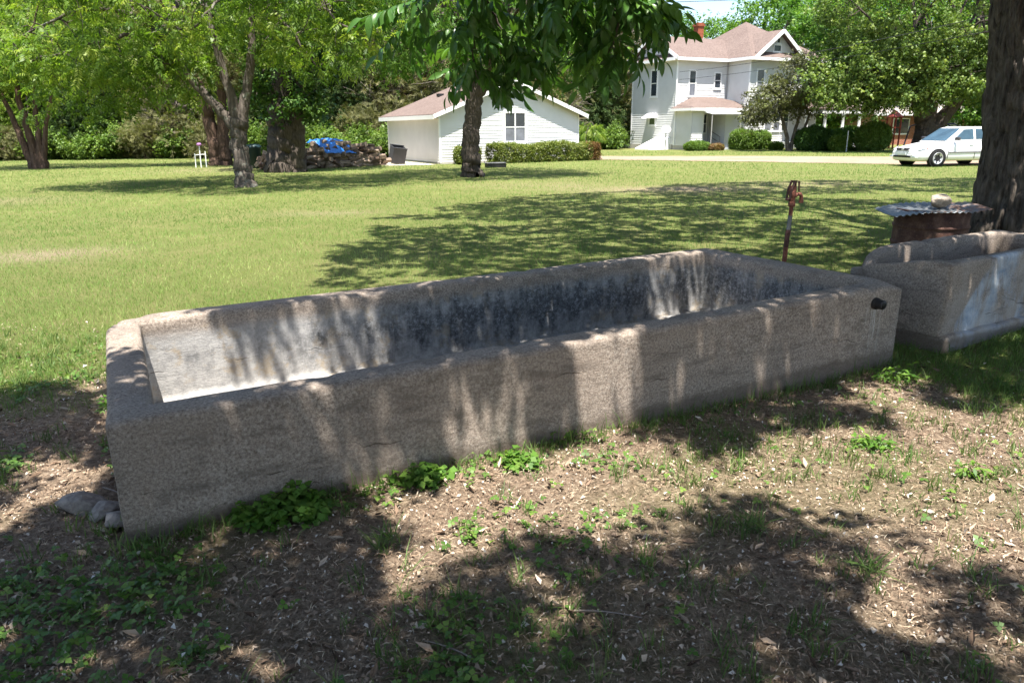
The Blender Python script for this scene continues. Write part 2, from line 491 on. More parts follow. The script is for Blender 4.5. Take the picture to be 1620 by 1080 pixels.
def trough_mesh(name, corners_out, th, z0, z1, zf, step, amp, seed, chip=None):
    """closed loops round the perimeter: up the outside, over the rim, down the inside, floor"""
    co = np.array(corners_out, float)
    def ring(off, rad):
        # inset polygon by off, rounded corners
        n = 4; pts = []
        lines = []
        for i in range(n):
            a = co[i]; b = co[(i + 1) % n]; d = (b - a) / np.linalg.norm(b - a)
            nn = np.array([-d[1], d[0]])
            lines.append((a + nn * off, d))
        cs = []
        for i in range(n):
            p, d = lines[i - 1]; q, e = lines[i]
            A = np.array([d, -e]).T; s = np.linalg.solve(A, q - p); cs.append(p + d * s[0])
        for i in range(n):
            a = cs[i]; b = cs[(i + 1) % n]; k = counts[i]
            d = (b - a) / np.linalg.norm(b - a)
            L = np.linalg.norm(b - a)
            tt = np.linspace(0, 1, k, endpoint=False)
            s = tt * L
            P = a + d * s[:, None]
            # pull points near a corner inward to round it
            pd = cs[i - 1]; nx_ = cs[(i + 2) % n]
            for j, sv in enumerate(s):
                if sv < rad:
                    q = (1 - sv / rad) ** 2 * rad * .29
                    P[j] += q * (d * .7 + (pd - a) / np.linalg.norm(pd - a) * .7)
                elif L - sv < rad:
                    q = (1 - (L - sv) / rad) ** 2 * rad * .29
                    P[j] += q * (-d * .7 + (nx_ - b) / np.linalg.norm(nx_ - b) * .7)
            pts.append(P)
        return np.concatenate(pts)
    counts = [max(4, int(np.linalg.norm(co[(i + 1) % 4] - co[i]) / step)) for i in range(4)]
    levels = []
    for z in np.arange(z0, z1 - .03, step): levels.append((0.0, z, 0))
    levels += [(0.0, z1 - .025, 0), (.006, z1 - .010, 0), (.02, z1, 0), (th * .5, z1 + .002, 0), (th - .02, z1, 0), (th - .006, z1 - .010, .3), (th, z1 - .025, .6)]
    for z in np.arange(z1 - .05, zf, -step): levels.append((th + .02 * (z1 - z), z, 1))
    for k in range(1, 5):
        levels.append((th + .02 * (z1 - zf) + k * .12, zf, 1))
    rings = []; at = []
    for off, z, a in levels:
        r = ring(off, .03)
        rings.append(np.column_stack([r, np.full(len(r), z)])); at.append(np.full(len(r), a))
    V = np.concatenate(rings); A = np.concatenate(at)
    m = len(levels); n = len(rings[0])
    I = np.arange(m * n).reshape(m, n)
    a = I[:-1]; b = I[1:]
    F = np.stack([a, np.roll(a, -1, 1), np.roll(b, -1, 1), b], -1).reshape(-1, 4)
    # floor
    cen = V[-n:].mean(0)
    V2 = np.vstack([V, cen[None]]); A2 = np.append(A, 1)
    last = I[-1]
    FF = np.stack([last, np.roll(last, -1), np.full(n, len(V)), np.full(n, len(V))], -1)
    D = (np.stack([fbm(V2 * 3.0, 3, seed), fbm(V2 * 3.0 + 9, 3, seed + 1), fbm(V2 * 3.0 + 31, 3, seed + 2)], 1) - .5) * amp * 2.2
    D += (np.stack([vnoise(V2 * 17, seed), vnoise(V2 * 17 + 5, seed + 1), vnoise(V2 * 17 + 8, seed + 2)], 1) - .5) * amp * .55
    V2 = V2 + D
    # broken places along the top edge
    top = sstep(z1 - .06, z1, V2[:, 2]) * (A2 < .5)
    V2[:, 2] -= top * np.clip(fbm(V2[:, :2] * 6, 2, seed + 7) - .66, 0, 1) * .08
    if chip is not None: V2 = chip(V2, A2)
    me = bpy.data.meshes.new(name)
    faces = [tuple(q) for q in F] + [(int(q[0]), int(q[1]), int(q[2])) for q in FF]
    me.from_pydata([tuple(p) for p in V2], [], faces)
    me.polygons.foreach_set('use_smooth', [True] * len(me.polygons))
    at_ = me.attributes.new('inner', 'FLOAT', 'POINT'); at_.data.foreach_set('value', A2.astype(np.float32))
    me.update()
    return me

TR_YAW = math.radians(29.6)
tr = thing('concrete_trough', 'long weathered concrete water trough with black stained inside and pipe stub', 'trough', (-1.51, 2.51, 0), TR_YAW)
def chip1(V, A):
    # the far left corner is cut off, the right front corner rounded
    d = np.hypot(V[:, 0] - .06, V[:, 1] - 1.84)
    k = sstep(.30, .03, d) * np.maximum(sstep(.15, .05, V[:, 0]), sstep(1.69, 1.79, V[:, 1])) * (A < .2)
    V[:, 0] += k * .05; V[:, 1] -= k * .05
    d = np.hypot(V[:, 0] - 4.8, V[:, 1]); k = sstep(.22, .0, d) * sstep(.30, .52, V[:, 2])
    V[:, 2] -= k * .022
    V[:, 2] += sstep(2.5, 4.8, V[:, 0]) * .008
    return V
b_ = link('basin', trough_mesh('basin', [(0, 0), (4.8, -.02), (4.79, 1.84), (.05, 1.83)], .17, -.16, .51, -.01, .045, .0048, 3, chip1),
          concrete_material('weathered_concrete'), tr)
M_BLACKPIPE = plain('black_iron_pipe', (.022, .02, .02), .6, .4, var=.3, scale=30)
p_ = MB(); p_.tube([(4.5, -.085, .415), (4.5, .03, .415)], [.032, .032], 14)
p_.tube([(4.5, -.085, .415), (4.5, -.088, .415), (4.5, -.088, .415), (4.5, -.04, .415)], [.032, .030, .022, .021], 14)
p_.tube([(4.5, -.045, .415), (4.5, -.043, .415), (4.5, .0, .415)], [.037, .039, .039], 14)
pp = p_.build('outlet_pipe', M_BLACKPIPE, tr, True)
p_ = MB(); p_.tube([(4.5, .16, .43), (4.5, .26, .43), (4.5, .262, .43), (4.5, .262, .43)], [.03, .03, .026, .001], 12)
p_.build('inlet_pipe', M_BLACKPIPE, tr, True)

tr2 = thing('concrete_trough', 'short broken concrete trough with bluish white stains on a base slab', 'trough', (3.12, 5.08, 0), math.radians(30))
def chip2(V, A):
    x, y, z = V[:, 0].copy(), V[:, 1].copy(), V[:, 2].copy()
    wob = .035 * (fbm(V * 9, 3, 4) - .5)
    le = np.interp(y, [0, .12, .45, .8], [.66, .62, .54, .46]) + wob
    V[:, 2] = np.where((x < .15) & (z > le), le, V[:, 2])
    lb = np.interp(x, [0, .12, .22, .40, .45], [.46, .49, .56, .61, .7]) + wob
    V[:, 2] = np.where((y > .66) & (z > lb), np.minimum(lb, V[:, 2]), V[:, 2])
    # the end slopes outward at the bottom
    V[:, 0] -= sstep(.2, -.1, x) * .05 * (1 - sstep(.0, .6, z))
    V[:, 2] += (fbm(np.column_stack([x * 3, y * 3]), 3, 8) - .5) * .008 * sstep(.5, .6, z)
    return V
M_C2 = concrete_material('weathered_concrete_stained', inside=False)
link('basin', trough_mesh('basin', [(0, 0), (2.05, 0), (2.05, .80), (0, .80)], .11, .07, .61, .16, .035, .0045, 12, chip2), M_C2, tr2)
sl_ = trough_mesh('base_slab', [(-.03, -.055), (2.2, -.055), (2.2, .86), (-.03, .86)], .4, -.12, .085, -.02, .04, .014, 19)
link('base_slab', sl_, M_C2, tr2)

# ------------------------------------------------------------------ red yard hydrant
hy = thing('water_hydrant', 'red rusty yard water hydrant with pump handle behind the long trough', 'water hydrant', (3.22, 8.45, 0), math.radians(20))
M_RED = NT('flaking_red_paint'); c_ = M_RED.coord()
M_RED = M_RED.done(M_RED.principled(M_RED.ramp(M_RED.noise(c_, 28, 5, .7), [(.35, (.055, .026, .020)), (.5, (.165, .055, .036)), (.7, (.22, .10, .07))]), .75, .3, bump=M_RED.bump(M_RED.noise(c_, 60, 3), .4, .01)))
M_RUST = plain('dark_rust', (.07, .035, .03), .85, .2, var=.4, scale=20, bump=.3)
M_GALV = plain('galvanized_pipe', (.11, .115, .12), .6, .4, .4, var=.3, scale=14)
MB().tube([(-.03, 0, -.1), (-.024, 0, .2)], [.027, .027], 12).build('lower_pipe', M_RED, hy, True)
MB().tube([(-.024, 0, .2), (-.012, 0, .40)], [.0285, .0285], 12).build('rusty_sleeve', M_RUST, hy, True)
MB().tube([(-.012, 0, .40), (-.004, 0, .56)], [.025, .025], 12).build('grey_pipe', M_GALV, hy, True)
MB().tube([(-.004, 0, .56), (0, 0, .68)], [.023, .023], 12).build('upper_pipe', M_RED, hy, True)
h_ = MB(); h_.lathe([(0.001, .66), (.034, .66), (.040, .68), (.040, .70), (.032, .725), (.034, .76), (.042, .79), (.038, .83), (.022, .85), (.001, .852)], 16)
h_.box(-.045, .030, -.018, .018, .80, .90)
h_.build('head', M_RED, hy, False, .006)
s_ = MB(); s_.tube([(.02, 0, .775), (.07, 0, .80), (.105, 0, .80), (.125, 0, .775), (.13, 0, .73)], [.022, .022, .021, .021, .023], 12)
s_.tube([(.13, 0, .735), (.13, 0, .70)], [.027, .027], 12)
s_.build('spout', M_RED, hy, True)
k_ = MB()
for yy in (-.027, .027):
    k_.beam((-.055, yy, .745), (-.045, yy, .86), .008, .03, (0, 1, 0))
    k_.beam((-.045, yy, .86), (-.005, yy, .955), .008, .03, (0, 1, 0))
    k_.beam((-.005, yy, .955), (.052, yy, .945), .008, .03, (0, 1, 0))
    k_.beam((.052, yy, .945), (.062, yy, .83), .008, .022, (0, 1, 0))
k_.tube([(-.055, -.03, .745), (-.055, .03, .745)], [.016, .016], 10)
k_.tube([(.0, -.032, .945), (.0, .032, .945)], [.012, .012], 10)
k_.build('handle', M_RUST, hy)

# ------------------------------------------------------------------ barrel, tin sheet and stone
ba = thing('steel_barrel', 'rusty brown steel barrel beside the thick tree trunk', 'barrel', (5.02, 8.75, 0), .3)
def rust_material():
    t = NT('rusted_steel'); c = t.coord(); cs = t.coord(scale=(1, 1, .3))
    n = t.noise(c, 6, 6, .7); m = t.noise(cs, 12, 5, .7); k = t.noise(c, 45, 4, .7)
    col = t.ramp(n, [(.3, (.040, .021, .018)), (.5, (.095, .048, .036)), (.7, (.19, .115, .085))])
    col = t.mix(t.ramp(m, [(.5, 0.0), (.7, .6)]), col, (.05, .03, .03))
    col = t.mix(t.ramp(k, [(.58, 0.0), (.7, .5)]), col, (.24, .16, .12))
    return t.done(t.principled(col, .8, .25, .15, bump=t.bump(k, .4, .01)))
M_RUSTB = rust_material()
R = .40
MB().lathe([(.001, .0), (R, .0), (R, .01), (R, .22), (R, .40), (R, .585), (R - .012, .59), (R - .014, .57)], 48).build('drum', M_RUSTB, ba, True)
for zz in (.20, .40):
    MB().lathe([(R - .002, zz - .028), (R + .012, zz - .008), (R + .014, zz), (R + .012, zz + .008), (R - .002, zz + .028)], 48).build('rolled_rib', M_RUSTB, ba, True)
MB().lathe([(R - .004, .575), (R + .010, .580), (R + .012, .592), (R + .004, .600), (R - .01, .594)], 48).build('rim', M_RUSTB, ba, True)

def tin_sheet():
    nu, nv = 150, 26
    u = np.linspace(-.50, .56, nu); v = np.linspace(-.36, .36, nv)
    U, Vv = np.meshgrid(u, v)
    z = .007 * np.sin(U * 2 * np.pi / .066) * (1 + .5 * np.sin(U * 9 + Vv * 4))
    z += -.045 * sstep(.1, .64, -U) * 1.0 - .02 * (U / .6) ** 2 + .03 * sstep(.3, .56, U) + .010 * np.sin(Vv * 5 + U * 3)
    cut = .05 * fbm(np.column_stack([U.ravel() * 4, Vv.ravel() * 0]), 2, 4).reshape(U.shape)
    Vy = Vv * (1 - .12 * sstep(.3, .64, np.abs(U))) + cut * np.sign(Vv) * (np.abs(Vv) > .4)
    P = np.stack([U.ravel(), Vy.ravel(), z.ravel()], 1)
    I = np.arange(nu * nv).reshape(nv, nu)
    F = np.stack([I[:-1, :-1], I[:-1, 1:], I[1:, 1:], I[1:, :-1]], -1).reshape(-1, 4)
    return np_mesh('corrugated_sheet', P, F, True)
def tin_material():
    t = NT('weathered_tin'); c = t.coord(); n = t.noise(c, 5, 5, .65); k = t.noise(c, 22, 5, .7)
    col = t.ramp(k, [(.3, (.13, .145, .16)), (.7, (.25, .265, .28))])
    X = t.sep(c)[0]
    rz = t.math('ADD', t.math('MULTIPLY', X, .35), n)
    col = t.mix(t.ramp(rz, [(.56, 0.0), (.68, .85)]), col, (.22, .115, .07))
    return t.done(t.principled(col, .5, .4, t.ramp(rz, [(.52, .7), (.66, .05)]), bump=t.bump(k, .15, .01)))
sh = link('corrugated_sheet', tin_sheet(), tin_material(), None, (4.92, 8.66, .618), (math.radians(2), math.radians(-1), math.radians(-6)))
sm = sh.modifiers.new('thick', 'SOLIDIFY'); sm.thickness = .003
tag(sh, 'bent grey corrugated metal sheet lying over the rusty barrel', 'metal sheet')

def rock_mesh(name, size, seed, flat=.6, sub=3):
    import bmesh
    bm = bmesh.new(); bmesh.ops.create_icosphere(bm, subdivisions=sub, radius=1.0)
    V = np.array([v.co[:] for v in bm.verts])
    r = .62 + .5 * fbm(V * 1.3 + seed * 7.7, 3, seed) + .16 * (fbm(V * 5 + seed, 2, seed + 3) - .5)
    # facet by clamping against random planes
    rs = np.random.default_rng(seed)
    P = V * r[:, None]
    for k in range(9):
        d = rs.normal(size=3); d /= np.linalg.norm(d)
        lim = rs.uniform(.55, .8); s = P @ d
        P -= np.clip(s - lim, 0, None)[:, None] * d * .9
    P = P * np.array(size) * np.array([1, 1, flat])
    for v, p in zip(bm.verts, P): v.co = p
    me = bpy.data.meshes.new(name); bm.to_mesh(me); bm.free()
    return me
def stone_mat(name, a, b):
    if name in MATS: return MATS[name]
    t = NT(name); c = t.coord(); n = t.noise(c, 30, 5, .7)
    MATS[name] = t.done(t.principled(t.ramp(n, [(.3, a), (.7, b)]), .95, .15, bump=t.bump(n, .7, .012)))
    return MATS[name]
M_STONE = stone_mat('pale_fieldstone', (.20, .165, .13), (.46, .39, .32))
st = link('stone', rock_mesh('stone', (.155, .12, .13), 5, .75), M_STONE, None, (4.97, 8.55, .690), (0, 0, .2))
tag(st, 'pale rough stone weighing down the corrugated sheet', 'stone')
M_RUBBLE = stone_mat('broken_concrete', (.13, .11, .10), (.33, .30, .27))
RUB = [(-1.86, 2.83, .12, .09, 'flat broken concrete piece farthest out from the trough corner'), (-1.73, 2.78, .10, .08, 'angular grey concrete piece in the middle of the rubble at the trough corner'),
       (-1.63, 2.70, .10, .07, 'lowest broken concrete slab piece leaning at the foot of the trough corner'), (-1.69, 2.99, .055, .05, 'small pointed grey stone standing beside the trough end'),
       (-1.56, 2.80, .08, .06, 'grey concrete piece pressed against the trough corner')]
for i, (x, y, a, b, lab) in enumerate(RUB):
    o = link('concrete_rubble', rock_mesh('concrete_rubble', (a, b, b), 30 + i, .65), M_RUBBLE, None, (x, y, float(zg(x, y)) + b * .18), (.1 * i, .15, i * 1.3))
    tag(o, lab, 'rubble', 'broken concrete pieces at the trough corner')

# ------------------------------------------------------------------ buildings
M_SIDING = plain('white_siding', (.63, .63, .625), .6, .3, var=.05, scale=1.5)
M_TRIM = plain('white_trim', (.82, .82, .81), .5, .35, var=.02, scale=2)
M_SOFFIT = plain('cream_soffit', (.74, .68, .58), .7, .2, var=.04, scale=2)
def shingle_material():
    t = NT('brown_shingles'); c = t.coord()
    n = t.noise(c, 9, 5, .75); br = t.noise(t.coord(scale=(3, 3, 6)), 3.5, 3, .6); m = t.noise(c, .7, 4, .6)
    col = t.ramp(n, [(.3, (.095, .070, .062)), (.55, (.160, .120, .105)), (.75, (.25, .195, .17))])
    col = t.mix(t.ramp(br, [(.5, 0.0), (.62, .4)]), col, (.085, .062, .054))
    col = t.mix(t.ramp(m, [(.4, 0.0), (.7, .3)]), col, (.20, .155, .135))
    return t.done(t.principled(col, .95, .12, bump=t.bump(n, .5, .03)))
M_SHINGLE = shingle_material()
def glass_mat(name, col, rough=.08):
    t = NT(name); c = t.coord()
    n = t.noise(c, 1.4, 3)
    cc = t.ramp(n, [(.3, tuple(v * .6 for v in col)), (.7, tuple(v * 1.4 for v in col))])
    return t.done(t.principled(cc, rough, .6))
M_GLASS = glass_mat('dark_window_glass', (.030, .038, .048))
M_BLIND = glass_mat('window_glass_over_blind', (.16, .17, .20), .15)
M_DARKMETAL = plain('black_metal', (.02, .02, .022), .5, .4)
M_STEP = plain('step_concrete', (.45, .47, .50), .9, .15, var=.12, scale=5)
M_BRICKORANGE = plain('orange_brick', (.27, .085, .045), .9, .15, var=.35, scale=9)

def siding_wall(mb, P0, u, nrm, z0, z1, xl, xr, course=.125, t=.020):
    P0 = np.array(P0, float); u = np.array([u[0], u[1], 0.]); nrm = np.array([nrm[0], nrm[1], 0.])
    fl = xl if callable(xl) else (lambda z: xl); fr = xr if callable(xr) else (lambda z: xr)
    n = int(round((z1 - z0) / course)); dz = (z1 - z0) / n
    for i in range(n):
        za = z0 + i * dz; zb = za + dz
        if fr(za) - fl(za) < .05: break
        def pt(x, z, o): return P0 + u * x + nrm * o + np.array([0, 0, z])
        a, b, c, d = pt(fl(za), za, t), pt(fr(za), za, t), pt(fr(zb), zb, .001), pt(fl(zb), zb, .001)
        e, f = pt(fl(za), za, .001), pt(fr(za), za, .001)
        mb.add([a, b, c, d, e, f], [(0, 1, 2, 3), (4, 5, 1, 0)])

def window(parent, P0, u, nrm, s, z, w, h, fw=.09, rail=True, lower=None, mull=False, upper=None):
    """frame with bars, proud of the siding; panes set back into it; s,z = lower centre on the wall"""
    ang = math.atan2(u[1], u[0])
    M = Matrix.Translation((P0[0] + u[0] * s, P0[1] + u[1] * s, z)) @ Matrix.Rotation(ang, 4, 'Z')
    # local: x along wall, -y outward
    mb = MB(); o0, o1 = -.055, .0
    mb.box(-w/2 - fw, -w/2, o0, o1, -fw, h + fw); mb.box(w/2, w/2 + fw, o0, o1, -fw, h + fw)
    mb.box(-w/2, w/2, o0, o1, h, h + fw); mb.box(-w/2 , w/2, o0, o1, -fw, 0)
    mb.box(-w/2 - fw - .03, w/2 + fw + .03, o0 - .03, o1, -fw - .04, -fw - .001)
    cols = [(-w/2, -.03), (.03, w/2)] if mull else [(-w/2, w/2)]
    if mull: mb.box(-.03, .03, o0 + .004, o1, .0, h)
    if rail:
        for a, b in cols: mb.box(a, b, o0 + .008, o1, h * .5 - .022, h * .5 + .022)
    mb.xform(M)
    wo_ = mb.build('window', M_TRIM, parent)
    rows = [(0, h * .5 - .022), (h * .5 + .022, h)] if rail else [(0, h)]
    for a, b in cols:
        for k, (p, q) in enumerate(rows):
            pm = MB().box(a, b, -.030, -.018, p, q).xform(M)
            pm.build('pane', (lower or M_GLASS) if (k == 0 and rail) else (upper or M_GLASS), wo_)
    return wo_

def LP(o, x, y):   # point on the wall grid -> local
    return np.array([x, y, 0.])

# ---- garage (local x = along the gable, y = away)
ga = thing('garage', 'small white sided garage with brown gable roof and a double window', 'garage', (-3.23, 34.66, 0), YAW)
GW, GL, GH, GA = 7.55, 7.1, 2.25, 3.68
def grow(z): return max(0.0, (z - GH) / (GA - GH)) * GW / 2
mb = MB(); siding_wall(mb, (0, 0, 0), (1, 0), (0, -1), .08, GA, lambda z: grow(z), lambda z: GW - grow(z), .118)
mb.add([(.0, .03, 0), (GW, .03, 0), (GW, .03, GH), (GW / 2, .03, GA), (0, .03, GH)], [(0, 1, 2, 3, 4)])
mb.build('gable_wall', M_SIDING, ga)
mb = MB(); siding_wall(mb, (0, GL, 0), (0, -1), (-1, 0), .08, GH, 0, GL, .118)
siding_wall(mb, (GW, 0, 0), (0, 1), (1, 0), .08, GH, 0, GL, .118)
mb.add([(.0, GL, 0), (GW, GL, 0), (GW, GL, GH), (GW / 2, GL, GA), (0, GL, GH)], [(4, 3, 2, 1, 0)])
mb.build('side_wall', M_SIDING, ga)
MB().box(-.02, GW + .02, -.02, GL + .02, -.1, .085).build('foundation', plain('foundation_grey', (.40, .38, .35), .9, .1, var=.1), ga)
for x, y in ((0, 0), (GW, 0), (0, GL)):
    MB().box(x - .028, x + .05 if x == 0 else x + .028, y - .028, y + .05, .06, GH).build('corner_board', M_TRIM, ga)
oh, orake = .38, .30; sl_g = (GA - GH) / (GW / 2)
rf = MB()
for sgn in (0, 1):
    xe = -oh if sgn == 0 else GW + oh; ze = GH - oh * sl_g + .10
    zr = GA + .10
    pts = [(xe, -orake, ze), (GW / 2, -orake, zr), (GW / 2, GL + orake, zr), (xe, GL + orake, ze)]
    if sgn: pts = pts[::-1]
    rf.slab(pts, .06)
roof_g = rf.build('roof', M_SHINGLE, ga)
MB().box(GW / 2 - 1.65, GW / 2 - 1.35, 5.0, 5.3, GA - 1.55 * sl_g + .10, GA - 1.35 * sl_g + .17).build('roof_vent', M_DARKMETAL, roof_g)
for sgn in (0, 1):
    xe = -oh if sgn == 0 else GW + oh; ze = GH - oh * sl_g
    MB().beam((xe, -orake - .012, ze), (GW / 2, -orake - .012, GA), .03, .17).build('rake_board', M_TRIM, ga)
    xo = -oh - .012 if sgn == 0 else GW + oh + .012
    MB().box(min(xo, xo + .024) - .012, max(xo, xo) + .012, -orake, GL + orake, ze - .12, ze + .07).build('fascia', M_TRIM, ga)
    s0 = MB(); a = sorted((xe, 0.02 if sgn == 0 else GW - .02)); s0.box(a[0], a[1], 0, GL, ze - .075, ze - .055)
    s0.build('soffit', M_SOFFIT, ga)
window(ga, (0, 0), (1, 0), (0, -1), 3.92, .98, 1.06, 1.28, .10, True, M_BLIND, True)

# ---- house
ho = thing('house', 'large white two storey farmhouse with brown hip roof and chimney', 'house', (11.7, 54.0, 0), YAW)
EH = 6.15
def wallbox(name, x0, x1, y0, y1, z0, z1, faces):
    mb = MB(); mb.box(x0 + .03, x1 - .03, y0 + .03, y1 - .03, z0 - .05, z1 - .02)
    if 'w' in faces: siding_wall(mb, (x0, y1, 0), (0, -1), (-1, 0), z0, z1, 0, y1 - y0, .16, .024)
    if 's' in faces: siding_wall(mb, (x0, y0, 0), (1, 0), (0, -1), z0, z1, 0, x1 - x0, .16, .024)
    if 'e' in faces: siding_wall(mb, (x1, y0, 0), (0, 1), (1, 0), z0, z1, 0, y1 - y0, .16, .024)
    return mb.build(name, M_SIDING, ho)
wallbox('wing_wall', 0, 4.75, 0, 5, .35, EH, 'ws')
wallbox('main_wall', 4.7, 11.7, -2.2, 6.5, .35, EH, 'wse')
wallbox('east_wall', 11.65, 13.8, .3, 5, .35, EH, 'se')
MB().box(-.03, 11.73, .2, 6.4, -.1, .36).box(4.67, 11.73, -2.23, .25, -.1, .355).box(11.7, 13.8, .32, 5, -.1, .35).build('foundation', MATS['foundation_grey'], ho)
for x, y in ((0, 0), (0, 5), (4.7, -2.2), (11.7, -2.2)):
    MB().box(x - .035, x + .06, y - .035, y + .06, .36, EH).build('corner_board', M_TRIM, ho)
ov = .45
def gable_pent(name_, along, c, half, plane, base, apex):
    """triangular gable wall above the eave; along 's': x varies, faces -y; 'w': y varies, faces -x"""
    mb = MB()
    if along == 's':
        siding_wall(mb, (c, plane, 0), (1, 0), (0, -1), base, apex, lambda z: -half * (apex - z) / (apex - base), lambda z: half * (apex - z) / (apex - base), .16, .024)
        mb.add([(c - half, plane + .03, base), (c + half, plane + .03, base), (c, plane + .03, apex)], [(0, 1, 2)])
    else:
        siding_wall(mb, (plane, c, 0), (0, -1), (-1, 0), base, apex, lambda z: -half * (apex - z) / (apex - base), lambda z: half * (apex - z) / (apex - base), .16, .024)
        mb.add([(plane + .03, c - half, base), (plane + .03, c + half, base), (plane + .03, c, apex)], [(0, 1, 2)])
    mb.build(name_, M_SIDING, ho)
# main hip roof
PK = (8.25, 2.15, 9.15)
rm = MB(); x0, x1, y0, y1 = 4.7 - ov, 11.7 + ov, -2.2 - ov, 6.5 + ov; ze = EH + .05
for a, b in (((x0, y0), (x1, y0)), ((x1, y0), (x1, y1)), ((x1, y1), (x0, y1)), ((x0, y1), (x0, y0))):
    rm.slab([(a[0], a[1], ze), (b[0], b[1], ze), PK], .07)
roof_h = rm.build('roof', M_SHINGLE, ho)
# west wing roof, ridge runs east
WR = 7.85; hw = 2.5 + ov
rw = MB()
rw.slab([(-.40, -ov, ze), (6.0, -ov, ze), (8.2, 2.5, WR), (-.40, 2.5, WR)], .07)
rw.slab([(-.40, 2.5, WR), (8.2, 2.5, WR), (6.0, 5 + ov, ze), (-.40, 5 + ov, ze)], .07)
rw.build('wing_roof', M_SHINGLE, ho)
gable_pent('wing_gable', 'w', 2.5, 2.5, -.0, EH + .1, WR - .1)
rs_ = MB(); rs_.slab([(-.45, -.2, EH + .02), (-.45, 5.2, EH + .02), (-.015, 5.0, EH + .36), (-.015, .0, EH + .36)][::-1], .05); rs_.build('pent_roof', M_SHINGLE, ho)
# south gable roof, ridge runs north
SX, SHW, SA = 7.15, 2.15, 8.05
rg = MB()
rg.slab([(SX - SHW - .35, -2.65, ze - .02), (SX, -2.65, SA), (SX, 2.6, SA), (SX - SHW - .35, 1.0, ze - .02)], .08)
rg.slab([(SX, -2.65, SA), (SX + SHW + .35, -2.65, ze - .02), (SX + SHW + .35, 1.0, ze - .02), (SX, 2.6, SA)], .08)
rg.build('gable_roof', M_SHINGLE, ho)
gable_pent('south_gable', 's', SX, SHW, -2.2, EH + .1, SA - .15)
rs_ = MB(); rs_.slab([(SX - SHW, -2.66, EH + .06), (SX + SHW, -2.66, EH + .06), (SX + SHW, -2.215, EH + .42), (SX - SHW, -2.215, EH + .42)], .05); rs_.build('pent_roof', M_SHINGLE, ho)
for s in (-1, 1):
    MB().beam((SX + s * (SHW + .37), -2.675, ze - .10), (SX, -2.675, SA - .09), .04, .24).build('rake_board', M_TRIM, ho)
    MB().beam((-.42, 2.5 + s * (2.5 + ov), ze - .08), (-.42, 2.5, WR - .07), .04, .22).build('rake_board', M_TRIM, ho)
# east roof
re_ = MB()
re_.slab([(9.6, .3 - ov, ze), (13.8 + ov, .3 - ov, ze), (12.3, 2.65, 7.9), (8.3, 2.65, 7.9)], .07)
re_.slab([(13.8 + ov, .3 - ov, ze), (13.8 + ov, 5 + ov, ze), (12.3, 2.65, 7.9)], .07)
re_.build('east_roof', M_SHINGLE, ho)
# eave boards
def eave(p, q): MB().beam(p, q, .05, .20).build('fascia', M_TRIM, ho)
zz = ze - .12
eave((-.42, -ov - .02, zz), (4.2, -ov - .02, zz)); eave((x0 - .02, y0, zz), (x0 - .02, -ov, zz)); eave((x0, y0 - .03, zz), (SX - SHW - .3, y0 - .03, zz))
eave((SX + SHW + .3, y0 - .03, zz), (x1, y0 - .03, zz)); eave((SX - SHW - .3, y0 - .035, zz), (SX + SHW + .3, y0 - .035, zz)); eave((-.47, -.25, zz), (-.47, 5.25, zz)); eave((x1 + .02, y0, zz), (x1 + .02, .3, zz))
MB().box(-.40, 4.3, -ov, .0, zz - .09, zz - .06).box(-.45, -.02, -.2, 5.2, zz - .094, zz - .064).build('soffit', M_SOFFIT, ho)
MB().box(x0, x1, y0, -2.2, zz - .09, zz - .06).box(x0, 4.7, -2.2, 0, zz - .09, zz - .06).box(11.7, x1, -2.2, .3, zz - .09, zz - .06).build('soffit', M_SOFFIT, ho)
# chimney
ch = MB().box(5.4, 5.95, 4.2, 4.75, 6.6, 9.2).box(5.34, 6.01, 4.14, 4.81, 8.95, 9.08); ch.build('chimney', M_BRICKORANGE, roof_h)
# windows
Wt, St, Et = ((0, 5), (0, -1), (-1, 0)), ((0, 0), (1, 0), (0, -1)), ((4.7, 0), (0, -1), (-1, 0))
window(ho, *Wt, 2.55, 3.75, .62, 1.72, .10)
window(ho, *Wt, 2.50, 1.75, .62, .62, .09, False, None, False, plain('green_tinted_pane', (.10, .13, .07), .2, .5))
window(ho, *St, 1.40, 3.70, .52, 1.62, .09, True, M_BLIND)
window(ho, *St, 3.75, 4.25, .52, .98, .09)
SS = ((4.7, -2.2), (1, 0), (0, -1))
window(ho, *SS, 1.0, 3.85, .62, 1.50, .09, True, M_BLIND)
window(ho, *SS, 6.3, 3.85, .62, 1.50, .09)
for q in (2.1, 2.95, 3.8): window(ho, *SS, q, 1.25, .62, 1.2, .06, True, M_BLIND)
window(ho, *SS, SX - 4.7 - .05, EH + .50, .66, .38, .07, False)
window(ho, *SS, SX - 4.7 - .0, EH + 1.06, .28, .30, .05, False)
window(ho, (0, 5), (0, -1), (-1, 0), 2.5, EH + .55, .5, .42, .07, False)
# drain pipes
for px_, py_ in ((4.62, -.06), (-.06, -.08)):
    MB().tube([(px_, py_, EH - .2), (px_, py_, 2.9 if px_ > 1 else .3)], [.045, .045], 8).build('drain_pipe', plain('grey_pipe_paint', (.35, .34, .33), .5, .4) if px_ > 1 else M_TRIM, ho)
